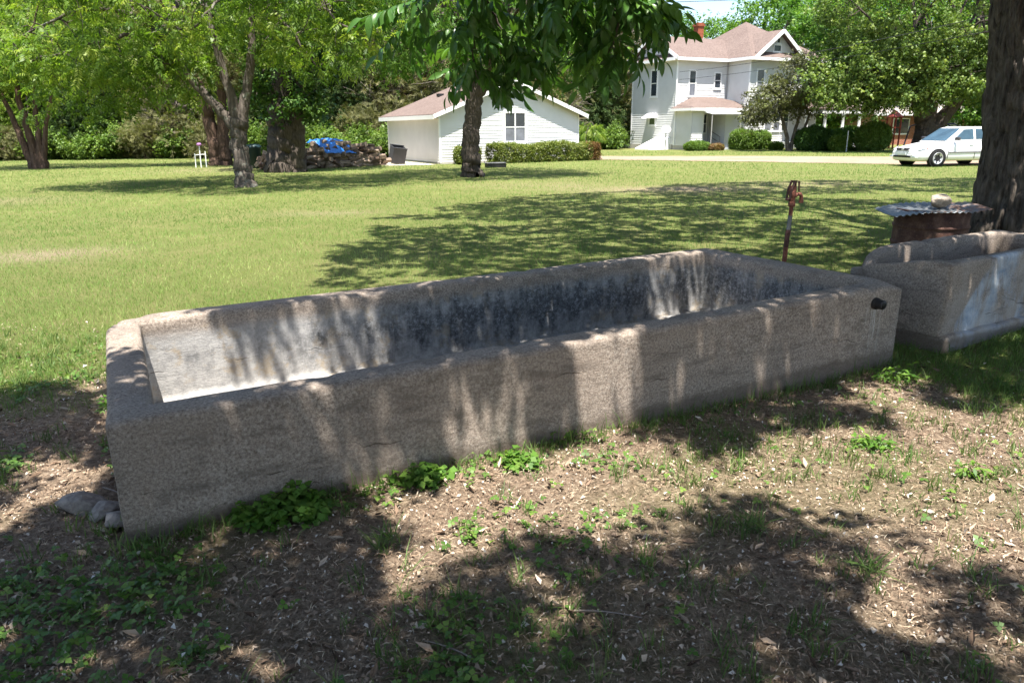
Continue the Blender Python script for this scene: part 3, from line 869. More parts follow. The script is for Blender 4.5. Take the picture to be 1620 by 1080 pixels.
# entry porch in the nook: walls, roof, post, door, awning, steps, rail
wallbox('porch_wall', 0, 1.05, -1.8, .0, .3, 2.72, 'ws')
wallbox('porch_wall', 3.05, 4.72, -1.8, -.02, .3, 2.72, 'ws')
MB().box(1.05, 3.05, -1.8, .0, .0, .42).build('porch_floor', M_STEP, ho)
MB().box(-.02, 4.7, -1.82, .1, -.1, .31).build('porch_foundation', MATS['foundation_grey'], ho)
pz = 2.80; pr = MB()
pr.slab([(-.45, -2.25, pz), (4.75, -2.25, pz), (3.6, -.02, 3.62), (1.5, -.02, 3.62)], .08)
pr.slab([(-.45, -.02, pz), (-.45, -2.25, pz), (1.5, -.02, 3.62)], .08)
pr.slab([(4.75, -2.25, pz), (6.2, -2.25, pz), (4.72, -1.0, 3.3), (3.6, -.02, 3.62)], .08)
pr.build('porch_roof', M_SHINGLE, ho)
MB().beam((-.47, -2.27, pz - .10), (4.75, -2.27, pz - .10), .05, .17).beam((-.47, -2.24, pz - .10), (-.47, 0, pz - .10), .05, .17).build('porch_fascia', M_TRIM, ho)
MB().box(-.42, 4.7, -2.22, -.02, pz - .14, pz - .11).build('porch_soffit', M_SOFFIT, ho)
aw = MB(); aw.slab([(.75, -2.95, 2.42), (3.5, -2.95, 2.42), (3.5, -1.83, 2.62), (.75, -1.83, 2.62)], .05)
for k in range(12): aw.beam((.86 + k * .23, -2.96, 2.43), (.86 + k * .23, -1.84, 2.635), .03, .03)
aw.build('awning', M_TRIM, ho)
for x in (.8, 3.45): MB().tube([(x, -2.9, .2), (x, -2.9, 2.4)], [.03, .03], 8).build('awning_post', plain('grey_pipe_paint', (.35, .34, .33)), ho)
dr = MB().box(1.25, 2.05, -.065, -.0, .42, 2.45); dd = dr.build('door', M_TRIM, ho, False, .01)
MB().box(1.36, 1.94, -.075, -.067, 1.25, 2.30).build('pane', M_BLIND, dd)
MB().tube([(1.98, -.10, 1.35), (1.98, -.07, 1.35)], [.03, .03], 8).build('handle', M_DARKMETAL, dd)
window(ho, (0, 0), (1, 0), (0, -1), 2.6, 1.15, .58, 1.25, .07, True, M_BLIND)
for k in range(2):
    MB().box(1.0 - .1 * k, 3.1 + .1 * k, -2.15 - .34 * k, -1.81 - .34 * k, 0, .30 - .15 * k).build('step', M_STEP, ho)
rl = MB()
for p, q in (((1.75, -1.85, .3), (1.75, -1.85, 1.25)), ((1.75, -2.75, .0), (1.75, -2.75, .88)), ((1.75, -1.85, 1.25), (1.75, -2.75, .88)), ((1.75, -1.85, .85), (1.75, -2.75, .50))):
    rl.tube([p, q], [.025, .025], 6)
rl.build('handrail', M_DARKMETAL, ho)
# awning over the little west window, sloping cellar door
a2 = MB(); a2.slab([(-.62, 1.95, 2.22), (-.62, 3.05, 2.22), (-.02, 3.05, 2.55), (-.02, 1.95, 2.55)], .04)
a2.add([(-.62, 1.95, 2.2), (-.02, 1.95, 2.2), (-.02, 1.95, 2.53)], [(0, 1, 2)]); a2.add([(-.62, 3.05, 2.2), (-.02, 3.05, 2.2), (-.02, 3.05, 2.53)], [(2, 1, 0)])
a2.build('window_awning', M_TRIM, ho)
MB().add([(-.02, .4, 0), (-.02, 2.0, 0), (-1.9, 2.0, 0), (-1.9, .4, 0), (-.02, .4, .85), (-.02, 2.0, .85), (-1.9, 2.0, .10), (-1.9, .4, .10)],
         [(0, 3, 7, 4), (1, 5, 6, 2), (4, 7, 6, 5), (3, 2, 6, 7)]).build('cellar_door', M_TRIM, ho)
# front porch on the east side: roof and round posts
pf = MB(); pf.slab([(8.0, -4.6, 2.75), (14.0, -4.6, 2.75), (14.0, -2.1, 3.5), (8.0, -2.1, 3.5)], .10); pf.slab([(11.6, -2.1, 3.5), (14.0, -2.1, 3.5), (14.0, .4, 3.65), (11.6, .4, 3.65)], .1)
pf.build('veranda_roof', M_SHINGLE, ho)
MB().box(8.0, 13.9, -4.55, -2.25, -.05, .45).build('veranda_floor', M_STEP, ho)
MB().beam((8.0, -4.5, 2.53), (14.0, -4.5, 2.53), .14, .26).build('veranda_beam', M_TRIM, ho)
for x in (8.2, 10.1, 12.0, 13.8):
    MB().lathe([(.15, .45), (.15, .6), (.12, .62), (.10, 2.28), (.14, 2.33), (.14, 2.41)], 14, x, -4.45).build('post', M_TRIM, ho, True)

# ---- brick house beyond the playground
bh = thing('brick_house', 'low red brick house with white garage door far behind the car', 'house', (36.5, 63.5, 0), math.radians(20))
def brick_material():
    t = NT('red_brick'); c = t.coord(rot=(math.radians(90), 0, 0))
    b = t.n('TexBrick'); t.t.links.new(c, b.inputs['Vector'])
    b.inputs['Color1'].default_value = (.27, .09, .055, 1); b.inputs['Color2'].default_value = (.36, .15, .10, 1); b.inputs['Mortar'].default_value = (.42, .36, .32, 1)
    b.inputs['Scale'].default_value = 4.0; b.inputs['Mortar Size'].default_value = .012
    return t.done(t.principled(b.outputs['Color'], .9, .15))
M_BRICK = brick_material()
bw = MB().box(-8, 14, 0, 8, -.1, 2.5); bw.build('wall', M_BRICK, bh)
br_ = MB(); br_.slab([(-8.6, -.6, 2.5), (14.6, -.6, 2.5), (13, 4, 4.4), (-7, 4, 4.4)], .15); br_.slab([(-7, 4, 4.4), (13, 4, 4.4), (14.6, 8.6, 2.5), (-8.6, 8.6, 2.5)], .15)
br_.slab([(-8.6, 8.6, 2.5), (-8.6, -.6, 2.5), (-7, 4, 4.4)], .15); br_.slab([(14.6, -.6, 2.5), (14.6, 8.6, 2.5), (13, 4, 4.4)], .15)
br_.build('roof', plain('grey_shingles', (.33, .29, .27), .95, .1, var=.2, scale=6), bh)
MB().box(-8.5, 14.5, -.62, -.57, 2.28, 2.47).build('fascia', M_TRIM, bh)
gd = MB().box(-1.4, 1.6, -.06, .0, 0, 2.05); g_ = gd.build('garage_door', M_TRIM, bh)
for k in range(4): MB().box(-1.3, 1.5, -.072, -.062, .08 + k * .5, .5 + k * .5).build('panel', M_SIDING, g_)
window(bh, (0, 0), (1, 0), (0, -1), -5, .9, 1.6, 1.1, .08, False)

# ------------------------------------------------------------------ trees: builders
def leaflet_verts(L, w, fold=.18):
    """one folded leaflet along +x: base, left, tip, right"""
    return np.array([[0, 0, 0], [L * .42, w / 2, fold * w], [L, 0, -.12 * L], [L * .42, -w / 2, fold * w]])
QF = np.array([[0, 1, 2, 3]])
def rotz(a):
    c, s = np.cos(a), np.sin(a); o = np.zeros(np.shape(a) + (3, 3))
    o[..., 0, 0] = c; o[..., 0, 1] = -s; o[..., 1, 0] = s; o[..., 1, 1] = c; o[..., 2, 2] = 1; return o
def roty(a):
    c, s = np.cos(a), np.sin(a); o = np.zeros(np.shape(a) + (3, 3))
    o[..., 0, 0] = c; o[..., 0, 2] = s; o[..., 2, 0] = -s; o[..., 2, 2] = c; o[..., 1, 1] = 1; return o
def rotx(a):
    c, s = np.cos(a), np.sin(a); o = np.zeros(np.shape(a) + (3, 3))
    o[..., 1, 1] = c; o[..., 1, 2] = -s; o[..., 2, 1] = s; o[..., 2, 2] = c; o[..., 0, 0] = 1; return o

def pinnate(n=9, L=.30, l=.115, w=.038, droop=.5, seed=1):
    r = np.random.default_rng(seed); out = []
    pairs = n // 2
    for k in range(pairs + 1):
        s = (.22 + .78 * k / pairs)
        p = np.array([L * s * math.cos(droop * s * .6), 0, -L * s * math.sin(droop * s * .6)])
        pit = droop * s
        sides = (0,) if k == pairs else (-1, 1)
        for sd in sides:
            v = leaflet_verts(l * (1.1 - .25 * abs(s - .6)), w)
            v = v @ roty(r.uniform(.15, .55)).T @ rotz(sd * r.uniform(.85, 1.15)).T @ roty(pit).T
            out.append(v + p)
    return np.concatenate(out)
def rosette(n=6, l=.10, w=.07, seed=2, spread=1.0):
    r = np.random.default_rng(seed); out = []
    for k in range(n):
        v = leaflet_verts(l * r.uniform(.75, 1.15), w * r.uniform(.8, 1.1), .12)
        v[:, 0] += l * .25
        v = v @ roty(r.uniform(-.2, .9)).T @ rotz(2 * np.pi * k / n + r.uniform(-.4, .4)).T
        out.append(v + r.normal(size=3) * l * .28 * spread)
    return np.concatenate(out)
def needles(n=9, l=.16, w=.018, seed=3):
    r = np.random.default_rng(seed); out = []
    for k in range(n):
        v = leaflet_verts(l * r.uniform(.6, 1.2), w, .3)
        v = v @ roty(r.uniform(-1.0, .5)).T @ rotz(r.uniform(-.9, .9)).T
        out.append(v + np.array([r.uniform(0, .12), r.normal() * .03, r.normal() * .03]))
    return np.concatenate(out)

def scatter_sprigs(pos, tmpl, rs, scale=(.8, 1.25), pitch=(0.0, .5), outward=None, roll=.5):
    """place copies of a sprig template (k leaflets * 4 verts) at pos"""
    n = len(pos)
    yaw = rs.uniform(0, 2 * np.pi, n) if outward is None else outward + rs.normal(0, .8, n)
    pit = rs.normal(pitch[0], pitch[1], n); rol = rs.normal(0, roll, n)
    Rm = rotz(yaw) @ roty(pit) @ rotx(rol)
    sc = rs.uniform(scale[0], scale[1], n)
    V = np.einsum('nij,kj->nki', Rm, tmpl) * sc[:, None, None] + pos[:, None, :]
    k = len(tmpl)
    F = np.arange(n * k).reshape(-1, 4)
    rnd = np.repeat(np.clip(rs.normal(.5, .22, n), 0, 1), k) + np.repeat(rs.uniform(-.12, .12, n * k // 4), 4)
    return V.reshape(-1, 3), F, np.clip(rnd, 0, 1)

def crown_points(ells, nclump, rs, shell=.55):
    """clump centres in a union of ellipsoids (cx,cy,cz,rx,ry,rz[,weight])"""
    w = np.array([(e[3] * e[4] * e[5]) ** .75 * (e[6] if len(e) > 6 else 1) for e in ells]); w /= w.sum()
    k = rs.choice(len(ells), nclump, p=w); out = []
    for i in k:
        e = ells[i]; d = rs.normal(size=3); d /= np.linalg.norm(d)
        r = rs.uniform(0, 1) ** (1 / 3.0) * (1 - shell) + shell * rs.uniform(.75, 1.02)
        out.append([e[0] + d[0] * e[3] * r, e[1] + d[1] * e[4] * r, e[2] + d[2] * e[5] * r])
    return np.array(out)

def bez(p0, p1, p2, n):
    t = np.linspace(0, 1, n)[:, None]
    return (1 - t) ** 2 * p0 + 2 * t * (1 - t) * p1 + t * t * p2

def wobble(path, amp, rs):
    n = len(path); w = rs.normal(size=(n, 3)) * amp
    w[0] = 0; w[-1] = 0
    return path + w

def limbs_to(fork, clumps, rs, nl=9, r0=.16, r1=.025, bow=.35, twig=.012, sides=7, maxtwig=400, ok=None):
    """limbs from the fork into the crown, thin branches from the limbs to each clump"""
    fork = np.array(fork, float)
    parts = []; nodes = []
    # farthest point choice for limb ends
    idx = [int(rs.integers(len(clumps)))]
    d = np.linalg.norm(clumps - clumps[idx[0]], axis=1)
    for _ in range(nl - 1):
        i = int(np.argmax(d * rs.uniform(.75, 1, len(d)))); idx.append(i)
        d = np.minimum(d, np.linalg.norm(clumps - clumps[i], axis=1))
    for i in idx:
        e = clumps[i]; v = e - fork
        mid = fork + v * .45 + np.array([0, 0, np.linalg.norm(v) * bow * .5]) + rs.normal(size=3) * .12 * np.linalg.norm(v)
        p = wobble(bez(fork, mid, e, 12), .03 * np.linalg.norm(v) / 3, rs)
        if ok is not None and not ok(p): continue
        rr = np.linspace(1, 0, 12) ** 1.1 * (r0 * rs.uniform(.6, 1.0) - r1) + r1
        parts.append(tube_np(p, rr, sides)); nodes.append(np.column_stack([p[2:], rr[2:]]))
    nodes = np.concatenate(nodes)
    order = rs.permutation(len(clumps))[:maxtwig]
    for i in order:
        e = clumps[i]; q = nodes[np.argmin(np.linalg.norm(nodes[:, :3] - e, axis=1))]
        v = e - q[:3]; L = np.linalg.norm(v)
        if L < .15: continue
        p = wobble(bez(q[:3], q[:3] + v * .5 + np.array([0, 0, .18 * L]), e, 5), .05 * L, rs)
        if ok is not None and not ok(p): continue
        parts.append(tube_np(p, np.linspace(min(q[3] * .6, .02 + .02 * L), twig * .5, 5), 4))
    return parts

def build_tree(name, label, cat, base, trunks, ells, nclump, per, tmpl, lmat, bmat, seed, group=None, clump_r=.55, nl=9, r0=.16,
               pitch=(.25, .5), scale=(.8, 1.25), fork_i=-1, maxtwig=260, sides=12, extra_clumps=None, bow=.35, tk=1.0, shell=.55):
    """base (x,y); coordinates of trunks and ellipsoids are relative to the base"""
    rs = np.random.default_rng(seed)
    root = thing(name, label, cat, (base[0], base[1], float(zg(base[0], base[1]))), 0, group)
    parts = []
    for tr_ in trunks:
        p = np.array([q[:3] for q in tr_], float); r = np.array([q[3] for q in tr_], float)
        # finer path
        t = np.linspace(0, len(p) - 1, (len(p) - 1) * 6 + 1); k = np.arange(len(p))
        pf_ = np.stack([np.interp(t, k, p[:, j]) for j in range(3)], 1); rf_ = np.interp(t, k, r) * tk
        pf_[1:-1] += rs.normal(size=(len(pf_) - 2, 3)) * r[0] * .06
        V, F = tube_np(pf_, rf_, sides)
        n = fbm(V * np.array([6, 6, 1.6]) / max(.35, r[0] * 1.6), 3, seed) - .5
        ax = np.repeat(pf_, sides, 0); V = V + (V - ax) * n[:, None] * .22
        parts.append((V, F))
    V, F = joinVF(parts); link('trunk', np_mesh('trunk', V, F, True), bmat, root)
    cl = crown_points(ells, nclump, rs, shell)
    if extra_clumps is not None: cl = np.vstack([cl, extra_clumps])
    lp = []
    forks = [t_[fork_i][:3] for t_ in trunks]
    which = np.argmin(np.stack([np.linalg.norm(cl - np.array(f), axis=1) + rs.uniform(0, 1.0, len(cl)) for f in forks]), 0)
    for k, f in enumerate(forks):
        sub = cl[which == k]
        if len(sub) > 3: lp += limbs_to(f, sub, rs, min(nl, len(sub)), r0 if len(forks) == 1 else r0 * .7, bow=bow, maxtwig=maxtwig)
    if lp:
        V, F = joinVF(lp); link('branches', np_mesh('branches', V, F, True), bmat, root)
    n = len(cl) * per
    pos = np.repeat(cl, per, 0) + rs.normal(size=(n, 3)) * np.array([clump_r, clump_r, clump_r * .7]) * np.repeat(rs.uniform(.6, 1.2, len(cl)), per)[:, None] * .75
    cen = np.repeat(cl, per, 0)
    out = np.arctan2(pos[:, 1] - cen[:, 1], pos[:, 0] - cen[:, 0])
    V, F, r = scatter_sprigs(pos, tmpl, rs, scale, pitch, out)
    r = np.clip(r + np.repeat(np.repeat(rs.normal(0, .16, len(cl)), per), len(tmpl)), 0, 1)
    link('crown', np_mesh('crown', V, F, False, {'rnd': r}), lmat, root)
    return root

T_PECAN = pinnate(9, .30, .125, .042)
T_PECAN2 = pinnate(11, .36, .13, .040, .7, 5)
T_MAPLE = rosette(6, .13, .095)
T_BROAD = rosette(6, .15, .10, 8, 1.2)
T_SMALL = rosette(7, .055, .036, 4)
T_NEEDLE = needles(9, .15, .020)
L_YELLOW = leaf_mat('sunny_yellow_green_leaves', (.058, .118, .018), (.145, .235, .034), (.290, .350, .070), .48)
L_MID = leaf_mat('mid_green_leaves', (.050, .125, .024), (.105, .215, .038), (.210, .330, .065), .40)
L_MAPLE = leaf_mat('maple_green_leaves', (.055, .100, .022), (.120, .185, .042), (.245, .305, .090), .36)
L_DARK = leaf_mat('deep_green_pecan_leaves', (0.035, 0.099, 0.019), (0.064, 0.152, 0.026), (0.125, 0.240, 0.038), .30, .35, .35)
L_CROWN = leaf_mat('darkened_pecan_crown_leaves', (.018, .045, .010), (.034, .075, .014), (.060, .110, .020), .14, .4, .3)  # darker, less translucent leaf for the unseen crowns, to deepen ground shade
L_CEDAR = leaf_mat('cedar_foliage', (.090, .095, .045), (.165, .170, .075), (.270, .250, .130), .25, .7, .1)
L_CEDARDARK = leaf_mat('dark_cedar_foliage', (0.026, 0.048, 0.019), (0.051, 0.088, 0.029), (0.112, 0.144, 0.048), .15, .7, .1)
L_MYRTLE = leaf_mat('bronze_green_leaves', (0.068, 0.075, 0.042), (0.128, 0.132, 0.068), (0.195, 0.225, 0.075), .3)
L_HEDGE = leaf_mat('hedge_leaves', (0.081, 0.115, 0.024), (0.149, 0.189, 0.041), (0.270, 0.270, 0.074), .3)
L_BUSH = leaf_mat('bush_leaves', (0.062, 0.119, 0.022), (0.119, 0.200, 0.037), (0.200, 0.275, 0.056), .32)
L_IVY = leaf_mat('dark_ivy_leaves', (.026, .070, .016), (.055, .120, .026), (.130, .215, .050), .3)
B_PECAN = bark_mat('pecan_bark', (.024, .019, .016), (.185, .155, .130), 14, 1.0)
B_GREY = bark_mat('grey_lichen_bark', (.045, .036, .030), (.140, .118, .098), 10, .6, (.24, .24, .20))
B_BROWN = bark_mat('red_brown_bark', (.040, .024, .017), (.130, .085, .062), 8, .8)
B_DARK = bark_mat('dark_brown_bark', (.034, .027, .022), (.120, .098, .082), 17, .5)

# ------------------------------------------------------------------ trees standing on the lawn
E1 = 'trees standing on the lawn'
build_tree('shade_tree', 'leaning grey barked tree with yellow green feathery leaves left of the woodpile', 'tree', (-7.63, 21.5),
           [[(0, 0, -.1, .42), (-.02, 0, .12, .34), (-.05, 0, .7, .29), (-.10, 0, 1.4, .28), (.02, 0, 1.85, .31)],
            [(.0, 0, 1.5, .22), (-.45, 0, 2.05, .17), (-1.15, -.1, 2.9, .13), (-1.7, -.2, 4.2, .10)],
            [(.02, 0, 1.6, .24), (.22, .1, 2.5, .17), (.50, .1, 3.6, .14), (.65, .2, 5.2, .10)],
            [(.0, 0, 1.6, .22), (-.15, -.1, 2.6, .15), (-.35, -.2, 3.9, .12), (-.6, -.2, 5.4, .08)]],
           [(-.5, 0, 6.3, 5.0, 4.6, 3.0), (-3.6, -.3, 4.0, 2.4, 2.4, 1.5, 1.3), (2.4, 0, 4.3, 2.3, 2.4, 1.2, 1.2), (-4.2, .3, 2.9, 1.5, 1.4, .9, 1.3), (-1.9, .8, 3.3, 1.4, 1.6, 1.0)],
           300, 24, T_PECAN, L_YELLOW, B_GREY, 101, E1, .42, 12, .13, tk=.80)
build_tree('shade_tree', 'dark straight trunked shade tree in front of the garage hedge', 'tree', (-1.29, 25.16),
           [[(0, 0, -.1, .50), (0, 0, .10, .40), (-.02, 0, .5, .36), (.02, 0, 1.3, .33), (.10, 0, 2.2, .31), (.35, 0, 3.0, .27), (.75, 0, 3.9, .22)],
            [(.12, 0, 2.2, .24), (-.1, .1, 3.2, .17), (-.3, .1, 4.6, .12)]],
           [(.3, 0, 6.2, 4.4, 4.2, 2.6), (-1.9, .2, 4.2, 1.4, 1.6, 1.0), (2.6, 0, 4.2, 2.0, 1.8, 1.1, 1.2), (.7, .2, 3.9, 1.3, 1.3, .8)],
           230, 22, T_PECAN, L_MID, B_DARK, 102, E1, .44, 10, .14, tk=.88)
build_tree('old_stump_tree', 'very thick dark trunk overgrown with ivy leaves beside the woodpile', 'tree', (-8.76, 29.4),
           [[(-.15, 0, -.1, .95), (-.12, 0, .3, .78), (-.08, 0, 1.0, .70), (0, 0, 1.9, .66), (.1, 0, 3.0, .5), (.2, 0, 4.6, .35)],
            [(.4, -.1, -.1, .55), (.36, -.1, .5, .46), (.42, 0, 1.5, .40), (.7, 0, 2.8, .28), (1.0, 0, 4.4, .2)]],
           [(.1, 0, 2.5, 1.45, 1.2, .85, 1.6), (.2, 0, 3.9, 1.9, 1.7, 1.3, 1.2), (0, .5, 6.6, 3.6, 3.2, 2.6)],
           190, 26, T_BROAD, L_IVY, B_DARK, 103, E1, .40, 7, .12, tk=.85)
build_tree('red_cedar', 'red brown double stemmed trunk behind the grey barked tree', 'tree', (-13.85, 35.5),
           [[(0, 0, -.1, .62), (0, 0, .3, .50), (-.05, 0, 1.2, .44), (-.2, 0, 2.4, .36), (-.6, 0, 4.2, .26)],
            [(.35, 0, -.1, .50), (.38, 0, .4, .42), (.45, 0, 1.6, .36), (.55, 0, 3.4, .26)]],
           [(0, 0, 6.4, 4.2, 3.6, 2.9), (-2.2, 0, 4.2, 1.8, 1.6, 1.1), (2.0, .2, 4.3, 1.8, 1.6, 1.0)],
           180, 22, T_NEEDLE * 1.6, L_CEDAR, B_BROWN, 104, E1, .5, 9, .14, tk=.72)
build_tree('red_cedar', 'cluster of slim brown stems fanning out from one base at the lawn edge', 'tree', (-21.5, 34.0),
           [[(-.1, 0, -.1, .34), (-.2, 0, .5, .24), (-.6, 0, 2.0, .17), (-1.0, 0, 3.6, .11)],
            [(.05, 0, -.1, .36), (.05, 0, .5, .27), (-.1, 0, 2.0, .20), (-.25, 0, 4.0, .13)],
            [(.2, 0, -.1, .30), (.26, 0, .5, .22), (.36, .1, 2.0, .16), (.55, .1, 4.0, .10)],
            [(.35, 0, -.1, .26), (.45, 0, .6, .19), (.75, .1, 2.0, .13), (1.4, .1, 3.6, .08)]],
           [(0, 0, 6.2, 4.4, 3.8, 2.6), (-2.0, -.5, 4.3, 2.0, 1.6, 1.1), (2.4, 0, 4.2, 2.2, 1.6, 1.0)],
           190, 24, T_PECAN, L_YELLOW, B_BROWN, 105, E1, .42, 6, .11, tk=.70)
build_tree('maple_tree', 'big spreading maple behind the parked white car', 'tree', (25.6, 46.5),
           [[(0, 0, -.1, .95), (0, 0, .3, .76), (0, 0, 1.0, .70), (-.2, 0, 1.7, .5), (-.9, 0, 2.8, .36), (-2.0, -.1, 4.4, .24)],
            [(.1, 0, .7, .52), (.6, 0, 1.6, .46), (1.5, 0, 2.8, .34), (2.6, .1, 4.6, .22)],
            [(.0, 0, .9, .5), (.1, .2, 2.2, .38), (.3, .4, 4.2, .28)]],
           [(-.5, 0, 8.4, 7.2, 6.0, 5.2), (-4.2, -1.2, 4.9, 3.4, 3.0, 2.4, 1.3), (3.6, -.6, 4.7, 3.2, 3.0, 2.1, 1.2), (-1.0, -2.6, 5.0, 3.2, 2.4, 2.2, 1.3), (-6.2, -.6, 4.2, 2.0, 2.0, 1.4), (-5.2, -2.2, 3.2, 2.2, 1.6, 1.1, 1.5), (-2.6, -2.8, 3.3, 2.0, 1.4, .9, 1.3), (1.8, -2.4, 3.6, 2.0, 1.5, .9)],
           720, 22, T_MAPLE * 1.25, L_MAPLE, B_DARK, 106, E1, .56, 10, .22, (.3, .5), (.8, 1.3), maxtwig=200)

# ------------------------------------------------------------------ the two pecans that shade the troughs
def trunk_big(name, base, h, r_base, r_top, lean, seed, parent, mat, na=150, nz=190):
    z = np.linspace(-.1, h, nz); a = np.arange(na) * 2 * np.pi / na
    Z, A = np.meshgrid(z, a, indexing='ij')
    r = r_top + (r_base - r_top) * np.exp(-np.maximum(Z, 0) / .45) + .0 * A
    r *= 1 + .05 * np.sin(3 * A + 1) + .03 * np.sin(5 * A + Z)
    P = np.stack([np.cos(A) * 3.2, np.sin(A) * 3.2, Z * 1.25], -1).reshape(-1, 3)
    ridg = 1 - np.abs(fbm(P * 2.3, 3, seed) * 2 - 1)
    plate = vnoise(P * np.array([2.6, 2.6, 2.2]) + 3, seed + 5)
    r = r + (ridg.reshape(r.shape) ** 3 * -.075 + plate.reshape(r.shape) * .035)
    X = r * np.cos(A) + lean[0] * Z + .04 * np.sin(Z * 1.1); Y = r * np.sin(A) + lean[1] * Z
    V = np.stack([X, Y, Z], -1).reshape(-1, 3)
    I = np.arange(nz * na).reshape(nz, na); p, q = I[:-1], I[1:]
    F = np.stack([p, np.roll(p, -1, 1), np.roll(q, -1, 1), q], -1).reshape(-1, 4)
    return link(name, np_mesh(name, V, F, True), mat, parent)

# where the crowns let the sun through, on the ground (metres)
LIT = [([(.25, 3.43), (.84, 3.15), (1.04, 2.9), (1.29, 2.78), (1.38, 2.58), (1.58, 2.48), (1.88, 2.35), (2.6, 2.2), (3.9, 3.9), (2.9, 3.75), (2.56, 4.45), (2.02, 4.1), (1.71, 3.46), (1.25, 3.43), (.99, 3.51), (.49, 3.52)], .10),
       ([(.91, 2.44), (1.45, 2.52), (2.3, 2.25), (2.0, 1.6), (.66, 1.6)], .38),
       ([(.1, 3.3), (.25, 3.5), (.5, 3.5), (.9, 3.2), (.5, 2.9), (.2, 2.95)], .5),
       ([(-.46, 2.95), (-.04, 3.16), (.17, 3.16), (.1, 2.8), (-.13, 2.6), (-.33, 2.55), (-.52, 2.81)], .15),
       ([(-2.9, 3.6), (-2.43, 3.59), (-2.21, 3.08), (-2.5, 2.9)], .30), ([(-2.3, 2.78), (-2.01, 2.84), (-1.7, 2.53), (-1.9, 2.3)], .35),
       ([(-2.42, 4.25), (-1.35, 4.75), (-1.45, 4.1), (-1.22, 3.8), (-1.9, 3.66), (-2.2, 3.9)], .12),
       ([(-1.5, 4.45), (1.75, 6.35), (1.95, 6.0), (-1.2, 4.05)], .48),
       ([(-.75, 2.85), (.2, 3.4), (.2, 3.75), (-.3, 3.45), (-.8, 3.15)], .22), ([(.2, 3.4), (2.5, 4.7), (2.4, 5.05), (.1, 3.8)], .30), ([(-1.5, 2.45), (-.75, 2.88), (-.8, 3.15), (-1.6, 2.75)], .80)]
def shade_prob(x, y):
    """share of shade wanted at ground points, 0 = open sun"""
    d = np.full(len(x), .0)
    fore = (y < np.interp(x, [-9, -3.6, -3.0, -2.6, -2.4, 1.0, 3.2, 6, 12], [3.0, 3.9, 4.3, 4.7, 4.3, 6.4, 7.4, 7.4, 6.0]))
    d = np.where(fore, np.where(x < .7, .76, .66), d)
    d = np.where(fore & (x < -1.7), .80, d)
    d = np.where(fore & (x > 2.6) & (y > 3.9), .90, d)
    lawn = inpoly(x, y, [(-.6, 6.0), (-1.9, 7.2), (-2.3, 9.6), (-2.0, 11.0), (-2.5, 13.4), (-1.4, 15.0), (-.9, 16.6), (1.5, 18.4), (3.4, 19.2), (4.6, 21.0), (9.4, 22.2), (14.5, 22.4), (16, 18), (16, 9), (12, 6), (3.2, 6.6), (1.0, 6.2)])
    d = np.where(lawn, np.where((x > 2.0) & (y < 15), .90, .80), d)
    for poly, v in LIT: d = np.where(inpoly(x, y, poly), v, d)
    return d

def canopy(base, xr, yr, nspr, zlo, zhi, seed, tmpl, own):
    rs = np.random.default_rng(seed)
    m = nspr * 6
    gx_ = rs.uniform(xr[0], xr[1], m); gy_ = rs.uniform(yr[0], yr[1], m)
    k = own(gx_, gy_); gx_, gy_ = gx_[k], gy_[k]
    P = np.stack([gx_, gy_], 1)
    far = sstep(6.5, 9.5, gy_)
    nz_ = (.72 * fbm(P * 1.9, 3, 77) + .28 * vnoise(P * 6.5, 79)) * (1 - far) + fbm(P * np.array([.75, 1.1]), 4, 78) * far
    # turn the noise into a flat 0..1 value
    q_ = rs.uniform(0, 60, (20000, 2)); srt = np.sort(.72 * fbm(q_, 3, 77) + .28 * vnoise(q_ * 3.4, 79))
    u = np.searchsorted(srt, nz_) / 20000.0
    pr_ = np.mean([shade_prob(gx_ + a, gy_ + b) for a, b in ((0, 0), (.1, 0), (-.1, 0), (0, .1), (0, -.1))], 0)
    mn = np.min([shade_prob(gx_ + .2 * math.cos(a), gy_ + .2 * math.sin(a)) for a in np.arange(8) * math.pi / 4], 0)
    pr_ = np.where((mn < .2) & (mn > .05) & (gy_ < 5.2), np.minimum(pr_, .14), pr_)
    keep = u < np.minimum(pr_, shade_prob(gx_, gy_) + .1)
    gx_, gy_ = gx_[keep][:nspr], gy_[keep][:nspr]
    # height in soft layers, so the crown has tiers of foliage
    P = np.stack([gx_, gy_], 1)
    lay = fbm(P * .55 + 9, 2, 31)
    z = zlo + (zhi - zlo) * np.clip(lay + rs.normal(0, .16, len(gx_)), 0, 1)
    x = gx_ + SUN[0] / SUN[2] * z; y = gy_ + SUN[1] / SUN[2] * z
    pos = np.stack([x, y, z], 1)
    V, F, r = scatter_sprigs(pos - np.array([base[0], base[1], 0]), tmpl, rs, (.85, 1.2), (.2, .35), None, .35)
    return pos, V, F, r

T_SHADE = pinnate(7, .23, .135, .072, .5, 12)
def shaded_path(base):
    def f(p):
        g = p - np.outer(p[:, 2], SUN / SUN[2])
        t = np.linspace(0, 1, 60); kk = np.linspace(0, 1, len(g)); gx_ = np.interp(t, kk, g[:, 0]) + base[0]; gy_ = np.interp(t, kk, g[:, 1]) + base[1]
        mn = min(shade_prob(gx_ + a, gy_ + b).min() for a, b in ((0, 0), (.2, 0), (-.2, 0), (0, .2), (0, -.2)))
        return mn > .3 or gy_.max() < 1.0 or (gy_.min() > 6.8)
    return f
pe = thing('pecan_tree', 'massive dark furrowed pecan trunk behind the broken trough', 'tree', (6.55, 9.2, 0), 0, 'pecans shading the troughs')
trunk_big('trunk', None, 4.8, .80, .56, (-.10, .0), 55, pe, B_PECAN)
own_far = lambda x, y: y > 6.6 + .0 * x
pos, V, F, r = canopy((6.55, 9.2), (-3, 16), (6.5, 22.6), 14000, 4.7, 8.6, 201, T_SHADE, own_far)
